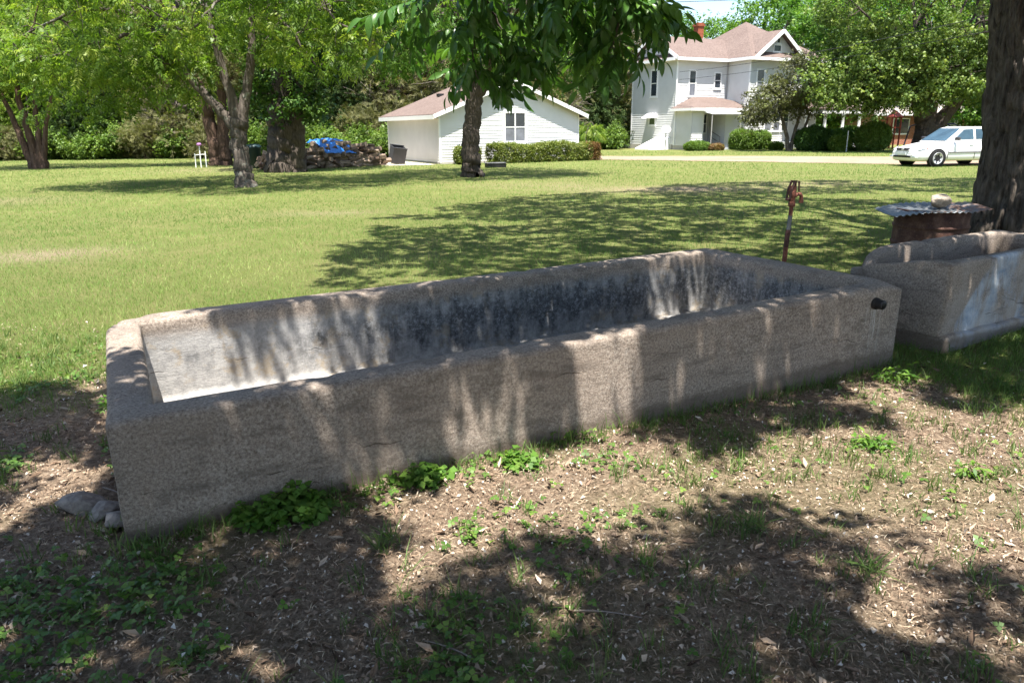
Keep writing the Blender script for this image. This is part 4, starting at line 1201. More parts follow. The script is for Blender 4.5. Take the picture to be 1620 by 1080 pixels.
link('crown', np_mesh('crown', V, F, False, {'rnd': r}), L_CROWN, pe)
rs = np.random.default_rng(9)
cl = pos[rs.choice(len(pos), 260, replace=False)] - np.array([6.55, 9.2, 0])
lp = limbs_to((-.45, 0, 4.5), cl, rs, 10, .11, .03, .35, .02, 8, 160, shaded_path((6.55, 9.2)))
V, F = joinVF(lp); link('branches', np_mesh('branches', V, F, True), B_PECAN, pe)

pb = thing('pecan_tree', 'overhanging pecan whose leafy branch dips into view above the long trough', 'tree', (-1.6, -3.4, 0), 0, 'pecans shading the troughs')
trunk_big('trunk', None, 4.2, .66, .44, (.05, .04), 56, pb, B_PECAN, 60, 80)
own_near = lambda x, y: (y <= 6.6) & ((y > .6) | (np.sin(x * 913.7 + y * 517.3) > .25))
pos, V, F, r = canopy((-1.6, -3.4), (-7, 7.5), (-4.5, 6.6), 26000, 3.4, 6.6, 202, T_SHADE * .78, own_near)  # unseen crown spread wide behind the camera to hold back sky fill
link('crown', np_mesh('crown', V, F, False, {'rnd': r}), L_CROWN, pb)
cl = pos[rs.choice(len(pos), 200, replace=False)] - np.array([-1.6, -3.4, 0])
lp = limbs_to((.2, .16, 4.0), cl, rs, 22, .22, .03, .35, .02, 8, 180, shaded_path((-1.6, -3.4)))
V, F = joinVF(lp); link('branches', np_mesh('branches', V, F, True), B_PECAN, pb)

# ------------------------------------------------------------------ the leafy branch hanging into view
def compound_leaf(seed, n=11, L=.32, l=.112, w=.056):
    """one pecan leaf: thin stalk and drooping pointed leaflets with a curved midrib"""
    r = np.random.default_rng(seed); parts = []; pr = n // 2
    stalk = np.stack([np.linspace(0, L, 7), np.zeros(7), -.16 * L * np.linspace(0, 1, 7) ** 2], 1)
    parts.append(tube_np(stalk, np.linspace(.0022, .0012, 7), 4))
    for k in range(pr + 1):
        s = .28 + .72 * k / pr; p = np.array([L * s, 0, -.16 * L * s * s])
        for sd in ((0,) if k == pr else (-1, 1)):
            ll = l * (.75 + .45 * s) * r.uniform(.85, 1.1); ww = w * r.uniform(.85, 1.1)
            st_ = np.linspace(0, 1, 6); wd = ww * np.sin(np.pi * np.clip(st_ * .92 + .04, 0, 1)) ** .8 * (1 - .25 * st_); wd[-1] = .0008; wd[0] = .002
            dr = -ll * r.uniform(.15, .5) * st_ ** 1.8; cv = sd * -ll * .12 * st_ ** 2
            mid = np.stack([ll * st_ * .96, cv, dr], 1)
            Lf = mid + np.stack([0 * wd, wd / 2, .20 * wd], 1); Rt = mid + np.stack([0 * wd, -wd / 2, .20 * wd], 1)
            V = np.concatenate([Lf, mid, Rt])
            F = []
            for q in range(5): F += [(q, 6 + q, 7 + q, q + 1), (6 + q, 12 + q, 13 + q, 7 + q)]
            V = V @ rotx(r.normal(0, .25)).T @ roty(r.uniform(.1, .7)).T @ rotz(sd * r.uniform(.75, 1.1)).T + p
            parts.append((V, np.array(F)))
    V, F = joinVF(parts)
    me = np_mesh('leaf', V, F, True, {'rnd': np.clip(np.random.default_rng(seed + 1).normal(.5, .2) + 0 * V[:, 0], 0, 1)})
    me.materials.append(L_DARK)
    return me
LEAVES = [compound_leaf(300 + i, (9, 11, 11, 9, 11, 9)[i], (.30, .36, .33, .27, .38, .31)[i]) for i in range(6)]
rs = np.random.default_rng(31)
TWIGS = [  # in world metres; the branch comes down from the crown above the trough
    [(.25, 2.6, 3.6), (.30, 3.6, 3.25), (.25, 4.4, 2.85), (.1, 4.8, 2.55), (-.15, 4.9, 2.32)],
    [(.1, 4.8, 2.55), (-.30, 4.75, 2.50), (-.50, 4.8, 2.36), (-.60, 4.85, 2.2)],
    [(-.15, 4.9, 2.32), (-.22, 5.0, 2.12), (-.24, 5.05, 1.98), (-.20, 5.05, 1.86)],
    [(-.15, 4.9, 2.32), (.0, 5.0, 2.10), (.08, 5.1, 1.98)],
    [(.25, 4.4, 2.85), (.42, 4.6, 2.62), (.56, 4.8, 2.40), (.68, 4.85, 2.2)],
    [(.56, 4.8, 2.40), (.80, 4.9, 2.36), (.93, 5.0, 2.26)],
    [(.42, 4.6, 2.62), (.42, 4.9, 2.34), (.40, 5.0, 2.16)],
    [(.68, 4.85, 2.2), (.65, 4.9, 2.08), (.62, 4.95, 1.99)],
    [(.42, 4.6, 2.62), (.28, 4.75, 2.36), (.24, 4.8, 2.22)]]
off = np.array([-1.6, -3.4, 0])
parts = []; spots = []
for k, tw in enumerate(TWIGS):
    p = np.array(tw, float); t = np.linspace(0, len(p) - 1, 14); kk = np.arange(len(p))
    q = np.stack([np.interp(t, kk, p[:, j]) for j in range(3)], 1); q[1:-1] += rs.normal(size=(12, 3)) * .008
    r0 = .020 if k == 0 else .008
    parts.append(tube_np(q - off, np.linspace(r0, .003, 14), 6))
    st0 = 7 if k == 0 else 2
    for j in range(st0, 14):
        if q[j][2] < 2.75: spots.append((q[j], q[min(j + 1, 13)] - q[j - 1]))
V, F = joinVF(parts)
hb = link('hanging_branch', np_mesh('hanging_branch', V, F, True), B_PECAN, pb)
for i in range(190):
    p, d = spots[int(rs.integers(len(spots)))]
    o = bpy.data.objects.new('leaf', LEAVES[int(rs.integers(6))]); COL.objects.link(o); o.parent = hb
    o.location = Vector(p - off + rs.normal(size=3) * .03)
    yaw = math.atan2(d[1], d[0]) + rs.normal(0, 1.3)
    o.rotation_euler = (rs.normal(0, .35), rs.uniform(-.05, .95), yaw)
    sc_ = rs.uniform(.7, 1.0); o.scale = (sc_, sc_, sc_)

# ------------------------------------------------------------------ woods, shrubs and hedges
def wood_tree(name, label, cat, h, rad, tmpl, lmat, bmat, seed, ncl, per, trunk_r=.2, low=.05, conic=0.0, cr=.7, group='trees along the wood edge'):
    ells = []
    if conic:
        for k in range(6):
            f = k / 5; ells.append((0, 0, h * (low + .06 + (.9 - low) * f), rad * (1 - conic * f), rad * (1 - conic * f), h * .12))
    else:
        ells = [(0, 0, h * .68, rad, rad, h * .32), (rad * .4, -rad * .3, h * .38, rad * .8, rad * .7, h * .24), (-rad * .5, -rad * .1, h * .34, rad * .75, rad * .7, h * .26), (0, -rad * .3, h * .18, rad * .8, rad * .6, h * .15)]
        if low > .2: ells = ells[:3]
    return build_tree(name, label, cat, (0, 0), [[(0, 0, -.1, trunk_r * 1.4), (0, 0, .4, trunk_r), (.1, 0, h * .25, trunk_r * .8), (.15, .1, h * .55, trunk_r * .5)]], ells, ncl, per, tmpl, lmat, bmat, seed, group, cr, 8, trunk_r * .6, (.25, .5), (.8, 1.4), maxtwig=120, sides=8)
GRP = 'trees along the wood edge'
pA = wood_tree('broadleaf_tree', 'bright yellow green leafy tree', 'tree', 11, 4.0, T_PECAN * 1.35, L_YELLOW, B_DARK, 401, 300, 17, .22)
pB = wood_tree('broadleaf_tree', 'full darker green leafy tree', 'tree', 12.5, 4.4, T_BROAD * 1.35, L_MID, B_DARK, 402, 360, 24, .25)
pC = wood_tree('cedar_tree', 'dark green cedar with foliage to the ground', 'tree', 9, 2.6, T_NEEDLE * 2.0, L_CEDARDARK, B_BROWN, 403, 300, 24, .16, .02, .72, .55)
pD = wood_tree('cedar_tree', 'half dead grey brown cedar with bare twigs', 'tree', 9.5, 3.0, T_NEEDLE * 1.9, L_CEDAR, B_BROWN, 404, 260, 14, .2, .08, .5, .6)
def grey_twigs(root, seed, h, rad, n, mat):
    rs = np.random.default_rng(seed); parts = []
    for i in range(n):
        a = rs.uniform(0, 2 * np.pi); z = rs.uniform(.12, .95) * h; r = rad * (1.05 - .45 * z / h) * rs.uniform(.6, 1.05)
        e = np.array([math.cos(a) * r, math.sin(a) * r, z + rs.uniform(.2, 1.2)]); b = np.array([0, 0, max(.3, z - .6)])
        p = wobble(bez(b, (b + e) / 2 + np.array([0, 0, -.2]), e, 8), .12, rs)
        parts.append(tube_np(p, np.linspace(.05, .010, 8), 4))
        for q in range(4):
            k = int(rs.integers(3, 8)); d = e - b; d = d / np.linalg.norm(d) + rs.normal(size=3) * .6
            pq = wobble(np.array([p[k] + d * s * rs.uniform(.5, 1.1) for s in np.linspace(0, 1, 4)]), .04, rs)
            parts.append(tube_np(pq, np.linspace(.018, .007, 4), 3))
    V, F = joinVF([(v, f if f.shape[1] == 4 else f) for v, f in parts])
    link('dead_twigs', np_mesh('dead_twigs', V, F, True), mat, root)
M_TWIG = plain('grey_dead_wood', (.25, .21, .18), .9, .1, var=.25, scale=4)
grey_twigs(pD, 5, 9.5, 3.2, 130, M_TWIG)
pS = build_tree('understory_shrub', 'leafy green shrub', 'shrub', (0, 0), [[(0, 0, -.05, .06), (0, 0, .5, .05), (.1, 0, 1.1, .03)]],
                [(0, 0, 1.1, 1.5, 1.1, .9), (.7, -.2, .6, 1.0, .8, .55), (-.8, -.2, .7, .9, .8, .6)], 90, 20, T_BROAD * .95, L_BUSH, B_DARK, 405, 'shrubs along the wood edge', .38, 6, .04, (.2, .5), (.7, 1.2), maxtwig=60, sides=6)
pS2 = build_tree('understory_shrub', 'low brownish cedar bush', 'shrub', (0, 0), [[(0, 0, -.05, .06), (0, 0, .5, .05), (.1, 0, 1.1, .03)]],
                [(0, 0, 1.2, 1.5, 1.2, 1.1), (.8, -.2, .6, 1.0, .8, .55)], 90, 22, T_NEEDLE * 1.3, L_CEDAR, B_BROWN, 406, 'shrubs along the wood edge', .36, 6, .04, (.0, .6), (.7, 1.2), maxtwig=60, sides=6)
rs = np.random.default_rng(77)
def plant_copies(proto, spots):
    for i, (x, y, s, lab) in enumerate(spots):
        o = proto if i == 0 else copy_tree(proto)
        if i == 0: lab0 = o['label']
        o['label'] = lab0
        o.location = (x, y, 0); o.rotation_euler = (0, 0, rs.uniform(0, 6.28)); k = s * rs.uniform(.95, 1.05)
        o.scale = (k * rs.uniform(.92, 1.08), k * rs.uniform(.92, 1.08), k)
        kind_ = o['label'].split('|')[0]
        where = lab or (('in the wood beyond the lawn' if y < 56 else 'deep in the far wood') if x < -9 else 'close behind the garage' if x < 3.2 else 'between garage and house' if x < 10 and y < 70 else 'rising behind the house roof' if x < 26.5 else 'behind the maple and brick house')
        o['label'] = kind_ + ' ' + where
        o['group'] = ('shrubs ' if 'shrub' in o.name else 'trees ') + where
plant_copies(pA, [(-30, 49, 1.0, None), (-24.5, 52, 1.1, None), (-19, 50, .95, None), (-14.5, 54, 1.1, None), (-34.5, 53, 1.1, None), (-10.6, 49, .85, None), (-29, 58, 1.3, None), (-38, 47, 1.1, None), (-6.5, 60, 1.2, None), (8.5, 74, 1.05, None)])
plant_copies(pB, [(-21, 60, 1.15, None), (-13, 63, 1.1, None), (-26.5, 62, 1.2, None), (1.5, 66, 1.1, None), (14.5, 76, 1.0, None), (20.5, 80, 1.0, None), (29, 66, 1.05, None), (35, 70, 1.2, None),
                  (41, 74, 1.2, None), (37, 56, .95, None), (46, 66, 1.3, None), (25.5, 74, 1.15, None), (52, 74, 1.35, None), (-41, 58, 1.3, None), (33, 82, 1.3, None), (48, 52, 1.1, None), (-34, 64, 1.3, None)])
plant_copies(pC, [(-33, 46.5, .8, None), (-26.5, 47.5, .85, None), (-22, 48.5, .75, None), (-17, 48, .9, None), (-10, 46, .8, None), (6.4, 60, 1.1, None), (3.6, 58, 1.0, None), (9.2, 64, 1.15, None), (-1, 57, 1.05, None), (6.5, 67, 1.25, None), (-12.5, 47.5, .85, None), (11.5, 68, 1.2, None)])
plant_copies(pD, [(-4.2, 48.5, 1.05, None), (-7.6, 47.5, .95, None), (-1.0, 51.5, 1.1, None), (-8.0, 52, 1.15, None), (7.6, 62, 1.05, None), (-20.5, 47, .8, None), (2.5, 54, 1.0, None)])
plant_copies(pS, [(x, y, s, None) for x, y, s in ((-31.5, 45.0, 1.1), (-28.0, 45.6, 1.0), (-24.4, 46.2, 1.15), (-20.0, 46.0, 1.0), (-15.3, 45.4, 1.0), (-12.0, 44.5, .9), (-9.4, 43.0, .9), (-34.5, 44.6, 1.1), (-7.9, 42.4, .8), (7.4, 56.5, .9), (5.6, 55.5, .8), (-26, 45, .7), (9.0, 60, 1.0), (-9.6, 37.0, 1.0), (-11.0, 39, 1.1), (-7.4, 44.0, 1.1))])
plant_copies(pS2, [(x, y, s, None) for x, y, s in ((-29.8, 45.2, .9), (-22.2, 45.8, 1.0), (-17.6, 45.6, 1.0), (-13.6, 45.4, .9), (-33, 44.5, .9), (-8.6, 44.8, 1.2), (-6.4, 46.0, 1.3))])

def box_bush(name, label, loc, size, n, lmat, seed, tmpl=T_SMALL, rotz_=0.0, cat='bush', group=None, round_=.35, red=None):
    """clipped bush or hedge: leaves on and just under an uneven rounded box, dark twigs inside"""
    rs = np.random.default_rng(seed)
    root = thing(name, label, cat, (loc[0], loc[1], 0), rotz_, group)
    hx, hy, hz = size[0] / 2, size[1] / 2, size[2] / 2
    d = rs.normal(size=(n, 3)); d /= np.linalg.norm(d, axis=1)[:, None]
    p = 2 / round_; den = (np.abs(d / np.array([1, 1, 1])) ** p).sum(1) ** (1 / p)
    P = d / den[:, None] * np.array([hx, hy, hz])
    if hx > 1.2:   # long hedge: spread evenly
        P[:, 0] = rs.uniform(-hx, hx, n); a = rs.uniform(0, 2 * np.pi, n)
        den = (np.abs(np.cos(a)) ** p + np.abs(np.sin(a)) ** p) ** (1 / p)
        P[:, 1] = np.cos(a) / den * hy; P[:, 2] = np.sin(a) / den * hz
        P[:, 2] *= 1 + .12 * np.sin(P[:, 0] * 2.1) ; k = rs.uniform(0, 1, n) < .06; P[k, 0] = np.sign(P[k, 0]) * hx
    lump = .74 + .52 * fbm(P * 2.6 + seed, 3, seed)
    P[:, 1:] *= lump[:, None]; P *= rs.uniform(.80, 1.02, n)[:, None] ** np.array([.3, 1, 1])
    P[:, 2] += hz
    P = P[P[:, 2] > .02]
    V, F, r = scatter_sprigs(P, tmpl, rs, (.8, 1.5), (-.2, .7), np.arctan2(P[:, 1], P[:, 0]))
    lf = link('foliage', np_mesh('foliage', V, F, False, {'rnd': r}), lmat, root)
    parts = []
    for i in range(max(10, int(hx * 16))):
        x = rs.uniform(-hx, hx) * .8; y = rs.uniform(-hy, hy) * .4
        e = np.array([x * 1.1, y * 2.0, size[2] * rs.uniform(.6, .9)])
        parts.append(tube_np(wobble(bez(np.array([x * .7, y * .5, -.03]), np.array([x, y, .3]), e, 6), .02, rs), np.linspace(.02, .006, 6), 4))
    V, F = joinVF(parts); link('stems', np_mesh('stems', V, F, True), B_DARK, root)
    return root
def gl(x, y):   # garage/house grid -> world
    return x * E28[0] - y * E28[1], x * E28[1] + y * E28[0]
hx_, hy_ = gl(4.9, -.75); box_bush('hedge', 'long clipped flowering hedge along the garage gable wall', (-3.23 + hx_, 34.66 + hy_), (5.4, .95, .86), 5200, L_HEDGE, 501, T_SMALL * 1.15, YAW, 'hedge')
hx_, hy_ = gl(1.05, -.72); box_bush('hedge', 'short end of clipped hedge left of the shade tree trunk', (-3.23 + hx_, 34.66 + hy_), (1.1, .9, .8), 1300, L_HEDGE, 502, T_SMALL * 1.15, YAW, 'hedge')
L_RED = leaf_mat('reddish_leaves', (.12, .05, .025), (.17, .10, .035), (.17, .17, .05), .3)
hx_, hy_ = gl(7.75, -.85); box_bush('hedge', 'reddish tinged bush at the driveway end of the garage hedge', (-3.23 + hx_, 34.66 + hy_), (.8, .8, .85), 900, L_RED, 503, T_SMALL * 1.15, YAW, 'bush')
box_bush('clipped_bush', 'square clipped bush next to the house steps', (15.95, 52.0), (1.4, 1.25, 1.28), 2300, L_BUSH, 504, T_SMALL * 1.5, YAW, 'bush')
box_bush('clipped_bush', 'rounded clipped bush right of the square one below the triple window', (17.25, 52.3), (1.45, 1.25, 1.25), 2300, L_BUSH, 505, T_SMALL * 1.5, YAW, 'bush', None, .6)
box_bush('low_bush', 'low bright green mound beside the house cellar door', (12.6, 50.9), (2.0, 1.2, .62), 1500, L_BUSH, 506, T_SMALL * 1.4, YAW, 'bush', None, .9)
box_bush('low_bush', 'small tan dried bush at the corner of the porch', (13.9, 50.9), (1.1, .8, .42), 700, L_RED, 507, T_SMALL * 1.4, YAW, 'bush', None, .9)
box_bush('round_bush', 'round leafy bush between veranda and maple', (22.4, 46.6), (2.0, 1.8, 1.75), 2600, L_BUSH, 508, T_SMALL * 1.6, 0, 'bush', None, .9)
box_bush('round_bush', 'dark evergreen bush under the bronze leaved small tree', (19.5, 48.6), (2.3, 1.8, 1.5), 2600, L_IVY, 509, T_SMALL * 1.8, 0, 'bush', None, .9)
box_bush('round_bush', 'wide dark bush in front of the veranda posts', (21.3, 49.0), (2.6, 1.8, 1.35), 2600, L_MID, 510, T_SMALL * 1.7, 0, 'bush', None, .8)
box_bush('round_bush', 'bright yellow green bush beside the veranda', (20.6, 47.2), (1.2, 1.0, .95), 1000, L_YELLOW, 511, T_SMALL * 1.7, 0, 'bush', None, .9)
box_bush('low_bush', 'tiny yellow green plant at the foot of the house wall', (18.0, 51.0), (.9, .7, .5), 400, L_YELLOW, 512, T_SMALL * 1.7, 0, 'bush', None, .9)
build_tree('myrtle_tree', 'small leaning bronze leaved tree in front of the house', 'tree', (18.0, 48.7),
           [[(0, 0, -.05, .17), (-.15, 0, .8, .13), (-.5, 0, 1.8, .11), (-.75, 0, 2.7, .08)], [(.15, .1, -.05, .15), (.3, .1, 1.0, .12), (.5, .1, 2.0, .10), (.9, .1, 3.0, .07)], [(.7, .2, -.05, .13), (.9, .2, 1.0, .11), (1.2, .2, 2.2, .08)]],
           [(-1.6, 0, 2.9, 1.5, 1.3, 1.1, 1.3), (.3, 0, 4.2, 1.9, 1.5, 1.5), (1.6, 0, 3.2, 1.3, 1.2, 1.2), (-.4, -.2, 3.0, 1.5, 1.2, 1.0), (.6, 0, 5.3, 1.0, 1.0, .7), (-2.2, 0, 2.2, 1.0, .9, .7)],
           260, 23, T_BROAD * .78, L_MYRTLE, B_GREY, 520, None, .42, 6, .06, maxtwig=150, sides=8)
sp = build_tree('tree_sapling', 'upright light green sapling at the corner of the garage', 'sapling', (4.7, 44.6), [[(0, 0, -.05, .04), (0, 0, 1.0, .03), (.05, 0, 1.9, .02)]],
                [(0, 0, 1.35, .55, .5, .75)], 34, 8, T_PECAN2 * 1.1, L_YELLOW, B_GREY, 521, None, .22, 4, .02, (.5, .3), maxtwig=34, sides=6)

# ------------------------------------------------------------------ woodpile, tarp, bins, stakes
def log_mesh(seed):
    r = np.random.default_rng(seed); L = r.uniform(.42, .62); n = int(r.integers(3, 6)) if seed % 3 else 8
    R0 = r.uniform(.08, .13) if n < 8 else r.uniform(.07, .11)
    a = np.sort(r.uniform(0, 2 * np.pi, n)) if n < 6 else np.arange(n) * 2 * np.pi / n
    if n < 6: a = np.arange(n) * 2 * np.pi / n + r.uniform(-.3, .3, n)
    rad = R0 * r.uniform(.7, 1.1, n)
    V = []
    for k, x in enumerate((-L / 2, -L / 6, L / 6, L / 2)):
        sh_ = r.normal(0, .006, 2)
        for i in range(n): V.append((x + (r.normal(0, .01) if k in (0, 3) else 0), rad[i] * math.cos(a[i]) + sh_[0], rad[i] * math.sin(a[i]) + sh_[1]))
    F = [tuple(range(n))[::-1], tuple(range(3 * n, 4 * n))]
    for k in range(3):
        for i in range(n): F.append((k * n + i, k * n + (i + 1) % n, (k + 1) * n + (i + 1) % n, (k + 1) * n + i))
    me = bpy.data.meshes.new('firewood_log'); me.from_pydata(V, [], F); me.update(); return me
def wood_mat(name, a, b):
    t = NT(name); oi = t.n('ObjectInfo'); c = t.coord(scale=(.6, 4, 4)); n = t.noise(c, 6, 5, .7)
    base = t.ramp(oi.outputs['Random'], [(0.0, a), (1.0, b)])
    col = t.mix(t.ramp(n, [(.4, 0.0), (.65, .7)]), base, tuple(v * .35 for v in a))
    return t.done(t.principled(col, .95, .1, bump=t.bump(n, .5, .02)))
M_LOG = wood_mat('weathered_split_wood', (.11, .075, .055), (.40, .31, .24))
M_LOG2 = wood_mat('fresh_split_wood', (.30, .20, .15), (.50, .38, .30))
LOGS = [log_mesh(600 + i) for i in range(8)]
LOGS2 = [log_mesh(620 + i) for i in range(4)]
for m_ in LOGS: m_.materials.append(M_LOG)
for m_ in LOGS2: m_.materials.append(M_LOG2)
rs = np.random.default_rng(61)
PA, PB = np.array([-8.3, 31.5]), np.array([-5.55, 34.3]); PD = (PB - PA) / np.linalg.norm(PB - PA); PN = np.array([PD[1], -PD[0]]); PL = np.linalg.norm(PB - PA)
def pile_h(s): return 1.12 * np.interp(s / PL, [0, .08, .3, .55, .8, .93, 1.0], [.75, .95, 1.0, .86, .78, .5, .12])
def put_log(meshes, x, y, z, yaw, tilt, lab, grp):
    o = link('firewood_log', meshes[int(rs.integers(len(meshes)))], None, None, (x, y, z), (rs.uniform(0, 6), tilt, yaw))
    tag(o, lab, 'firewood', grp); return o
lay = 0; z = .07
while z < 1.12:
    s = .0
    while s < PL:
        if pile_h(s) > z - .03:
            for dep in ((0, .35) if z < .8 else (.12,)):
                w = rs.uniform(-.05, .05) + dep + .12 * z
                p = PA + PD * s - PN * w
                put_log(LOGS, p[0], p[1], z + rs.uniform(-.02, .03), math.atan2(PD[1], PD[0]) + rs.normal(0, .55), rs.normal(0, .22), 'weathered split log heaped in the long woodpile by the garage', 'logs in the long woodpile')
        s += rs.uniform(.30, .46)
    z += .135
for i in range(26):
    q = rs.uniform(0, 1); zz_ = .08 + .62 * rs.uniform(0, 1) * (1 - abs(q - .5))
    put_log(LOGS2, -10.35 + q * 1.0 + rs.normal(0, .05), 30.6 + rs.uniform(0, .6) + zz_ * .3, zz_, rs.uniform(0, 3.14), rs.normal(0, .35), 'pale freshly split log in the small heap behind the thick trunk', 'logs in the small heap')
# blue tarp draped over the pile
nu, nv = 34, 22
U, Vv = np.meshgrid(np.linspace(0, 1, nu), np.linspace(0, 1, nv))
s_ = .35 + U * 1.55 + (Vv - .5) * .5; w_ = -.14 + (1 - Vv) * .75
hz_ = pile_h(s_) * .94 + .14 - np.clip(.30 - w_, 0, 1) ** 1.0 * 1.25 + .10 * (fbm(np.stack([U.ravel() * 7, Vv.ravel() * 5], 1), 3, 5).reshape(U.shape) - .5) * 2.2
PX = PA[0] + PD[0] * s_ - PN[0] * w_; PY = PA[1] + PD[1] * s_ - PN[1] * w_
edge = (.06 * (fbm(np.stack([U.ravel() * 9, Vv.ravel() * 9], 1), 2, 6) - .5)).reshape(U.shape)
I = np.arange(nu * nv).reshape(nv, nu); F = np.stack([I[:-1, :-1], I[:-1, 1:], I[1:, 1:], I[1:, :-1]], -1).reshape(-1, 4)
M_TARP = plain('blue_tarpaulin', (.02, .16, .52), .35, .5, var=.25, scale=8)
tp = link('tarpaulin', np_mesh('tarpaulin', np.stack([PX.ravel() + edge.ravel(), PY.ravel(), hz_.ravel()], 1), F, True), M_TARP)
tp.modifiers.new('thick', 'SOLIDIFY').thickness = .004
tag(tp, 'crumpled bright blue tarpaulin lying over the woodpile', 'tarpaulin')
tb = thing('trash_bin', 'dark green plastic bin between the two trunks', 'bin', (-11.0, 32.3, 0), .2)
MB().lathe([(.001, 0), (.26, 0), (.31, .85), (.33, .86), (.33, .90)], 20).build('body', plain('dark_green_plastic', (.012, .035, .035), .5, .4), tb, True)
MB().lathe([(.345, .885), (.345, .93), (.25, 1.0), (.001, 1.03)], 20).build('lid', MATS['dark_green_plastic'], tb, True)
bk = thing('metal_tub', 'dark square metal tub tipped at the end of the woodpile', 'tub', (-5.3, 34.9, .10), .5); bk.rotation_euler = (.28, .12, .5)
MB().box(-.30, .30, -.25, .25, 0, .03).box(-.32, -.29, -.27, .27, 0, .72).box(.29, .32, -.27, .27, 0, .72).box(-.29, .29, -.27, -.24, 0, .72).box(-.29, .29, .24, .27, 0, .72).build('shell', plain('dark_grey_metal', (.05, .05, .055), .6, .3), bk)
MB().box(-.34, .34, -.29, -.235, .72, .75).box(-.34, .34, .235, .29, .72, .75).build('rim', MATS['dark_grey_metal'], bk)
wk = thing('garden_stakes', 'white garden stake frame with small purple flower beside the brown trunk', 'garden stake', (-13.9, 33.7, 0), .3)
for k, (x, h_) in enumerate(((-.22, .62), (.0, .95), (.22, .70))):
    MB().tube([(x, 0, -.05), (x + .02, 0, h_)], [.022, .020], 8).build('stake', M_TRIM, wk)
MB().beam((-.23, 0, .55), (.24, 0, .58), .02, .03).build('crossbar', M_TRIM, wk)
MB().lathe([(.001, .93), (.08, .95), (.11, 1.0), (.07, 1.06), (.001, 1.07)], 10, .02, 0).build('flower', plain('purple_petals', (.35, .16, .38), .7, .2), wk, True)
vb = thing('valve_box', 'low black utility box in the grass beside the shade tree', 'utility box', (-.62, 31.3, 0), .3)
MB().box(-.40, .40, -.25, .25, -.05, .16).build('case', plain('black_plastic', (.02, .02, .02), .6, .3), vb, False, .02)
MB().box(-.42, .42, -.27, .27, .165, .20).build('lid', plain('grey_lid', (.13, .13, .13), .7, .3), vb, False, .01)
dp = thing('satellite_dish', 'small white satellite dish on a pole by the house wall', 'satellite dish', (10.9, 53.0, 0), 0)
MB().tube([(0, 0, 0), (0, 0, 1.25)], [.035, .035], 8).build('pole', plain('galv_pole', (.45, .45, .45), .5, .4, .3), dp)
MB().lathe([(.001, 0), (.18, .03), (.32, .10), (.31, .115), (.17, .05), (.001, .02)], 20).xform(Matrix.Translation((0, -.05, 1.35)) @ Matrix.Rotation(math.radians(50), 4, 'X')).build('dish', M_TRIM, dp, True)
MB().tube([(0, -.05, 1.3), (0, -.45, 1.45)], [.015, .015], 6).build('arm', M_DARKMETAL, dp)
sg = thing('sign_post', 'thin white marker post among the veranda bushes', 'post', (20.55, 46.0, 0), 0)
MB().tube([(0, 0, -.1), (0, 0, 1.25)], [.03, .03], 8).build('post', plain('galv_pole', (.45, .45, .45)), sg)

# ------------------------------------------------------------------ playground behind the car
M_ORANGE = plain('orange_red_plastic', (.30, .045, .025), .45, .4)
pg = thing('play_slide', 'orange red playground slide tower behind the maple shade', 'slide', (25.6, 52.0, 0), 0)
for x in (.55, 1.15):
    for y in (0, .7): MB().tube([(x, y, -.1), (x, y, 2.1)], [.06, .06], 8).build('post', M_ORANGE, pg)
MB().box(.5, 1.2, -.05, .75, 1.35, 1.42).build('deck', plain('slide_deck', (.25, .05, .03), .6, .3), pg)
MB().slab([(-1.6, .1, .25), (.5, .1, 1.40), (.5, .6, 1.40), (-1.6, .6, .25)], .05).build('chute', M_ORANGE, pg)
MB().beam((-1.6, .08, .33), (.5, .08, 1.50), .04, .20).beam((-1.6, .62, .33), (.5, .62, 1.50), .04, .20).build('chute_side', M_ORANGE, pg)
MB().slab([(.45, -.1, 2.1), (1.25, -.1, 2.1), (.85, .35, 2.55)], .04).slab([(1.25, -.1, 2.1), (1.25, .8, 2.1), (.85, .35, 2.55)], .04).slab([(1.25, .8, 2.1), (.45, .8, 2.1), (.85, .35, 2.55)], .04).slab([(.45, .8, 2.1), (.45, -.1, 2.1), (.85, .35, 2.55)], .04).build('roof', M_ORANGE, pg)
mk = thing('climbing_frame', 'dark blue metal climbing frame seen above the car roof', 'climbing frame', (26.9, 50.3, 0), 0)
M_NAVY = plain('navy_metal', (.015, .02, .05), .5, .4)
for y in (0, .9):
    MB().tube([(-.2, y, 0), (.1, y, 1.45), (.4, y, 1.55), (2.5, y, 1.6), (2.8, y, 1.45), (3.0, y, 0)], [.05] * 6, 8).build('side_rail', M_NAVY, mk, True)
for k in range(7):
    MB().tube([(.35 + k * .36, 0, 1.555), (.35 + k * .36, .9, 1.555)], [.03, .03], 6).build('rung', M_NAVY, mk)
for x in (.5, 1.1): MB().tube([(x, 0, 1.55), (x - .25, -.1, .9), (x + .25, -.1, .9), (x, 0, 1.55)], [.035] * 4, 6).build('ring', M_NAVY, mk)

# ------------------------------------------------------------------ power lines to the house
M_WIRE = plain('black_cable', (.03, .03, .03), .6, .3)
def wire(p, q, sag, r, lab):
    p = np.array(p, float); q = np.array(q, float); t = np.linspace(0, 1, 30)[:, None]
    P = p + (q - p) * t; P[:, 2] -= sag * 4 * (t[:, 0] * (1 - t[:, 0]))
    V, F = tube_np(P, np.full(30, r), 5)
    tag(link('power_line', np_mesh('power_line', V, F, True), M_WIRE), lab, 'cable', 'cables to the house')
wire((11.75, 53.5, 5.2), (21.5, 24.0, 6.3), .45, .014, 'upper thin service cable running to the house corner')
wire((11.75, 53.45, 4.7), (21.6, 24.0, 5.6), .35, .012, 'lower thin service cable running to the house corner')
wire((6.0, 47.0, 8.6), (30.0, 34.0, 8.0), .3, .018, 'thick dark cable crossing high in front of the maple')

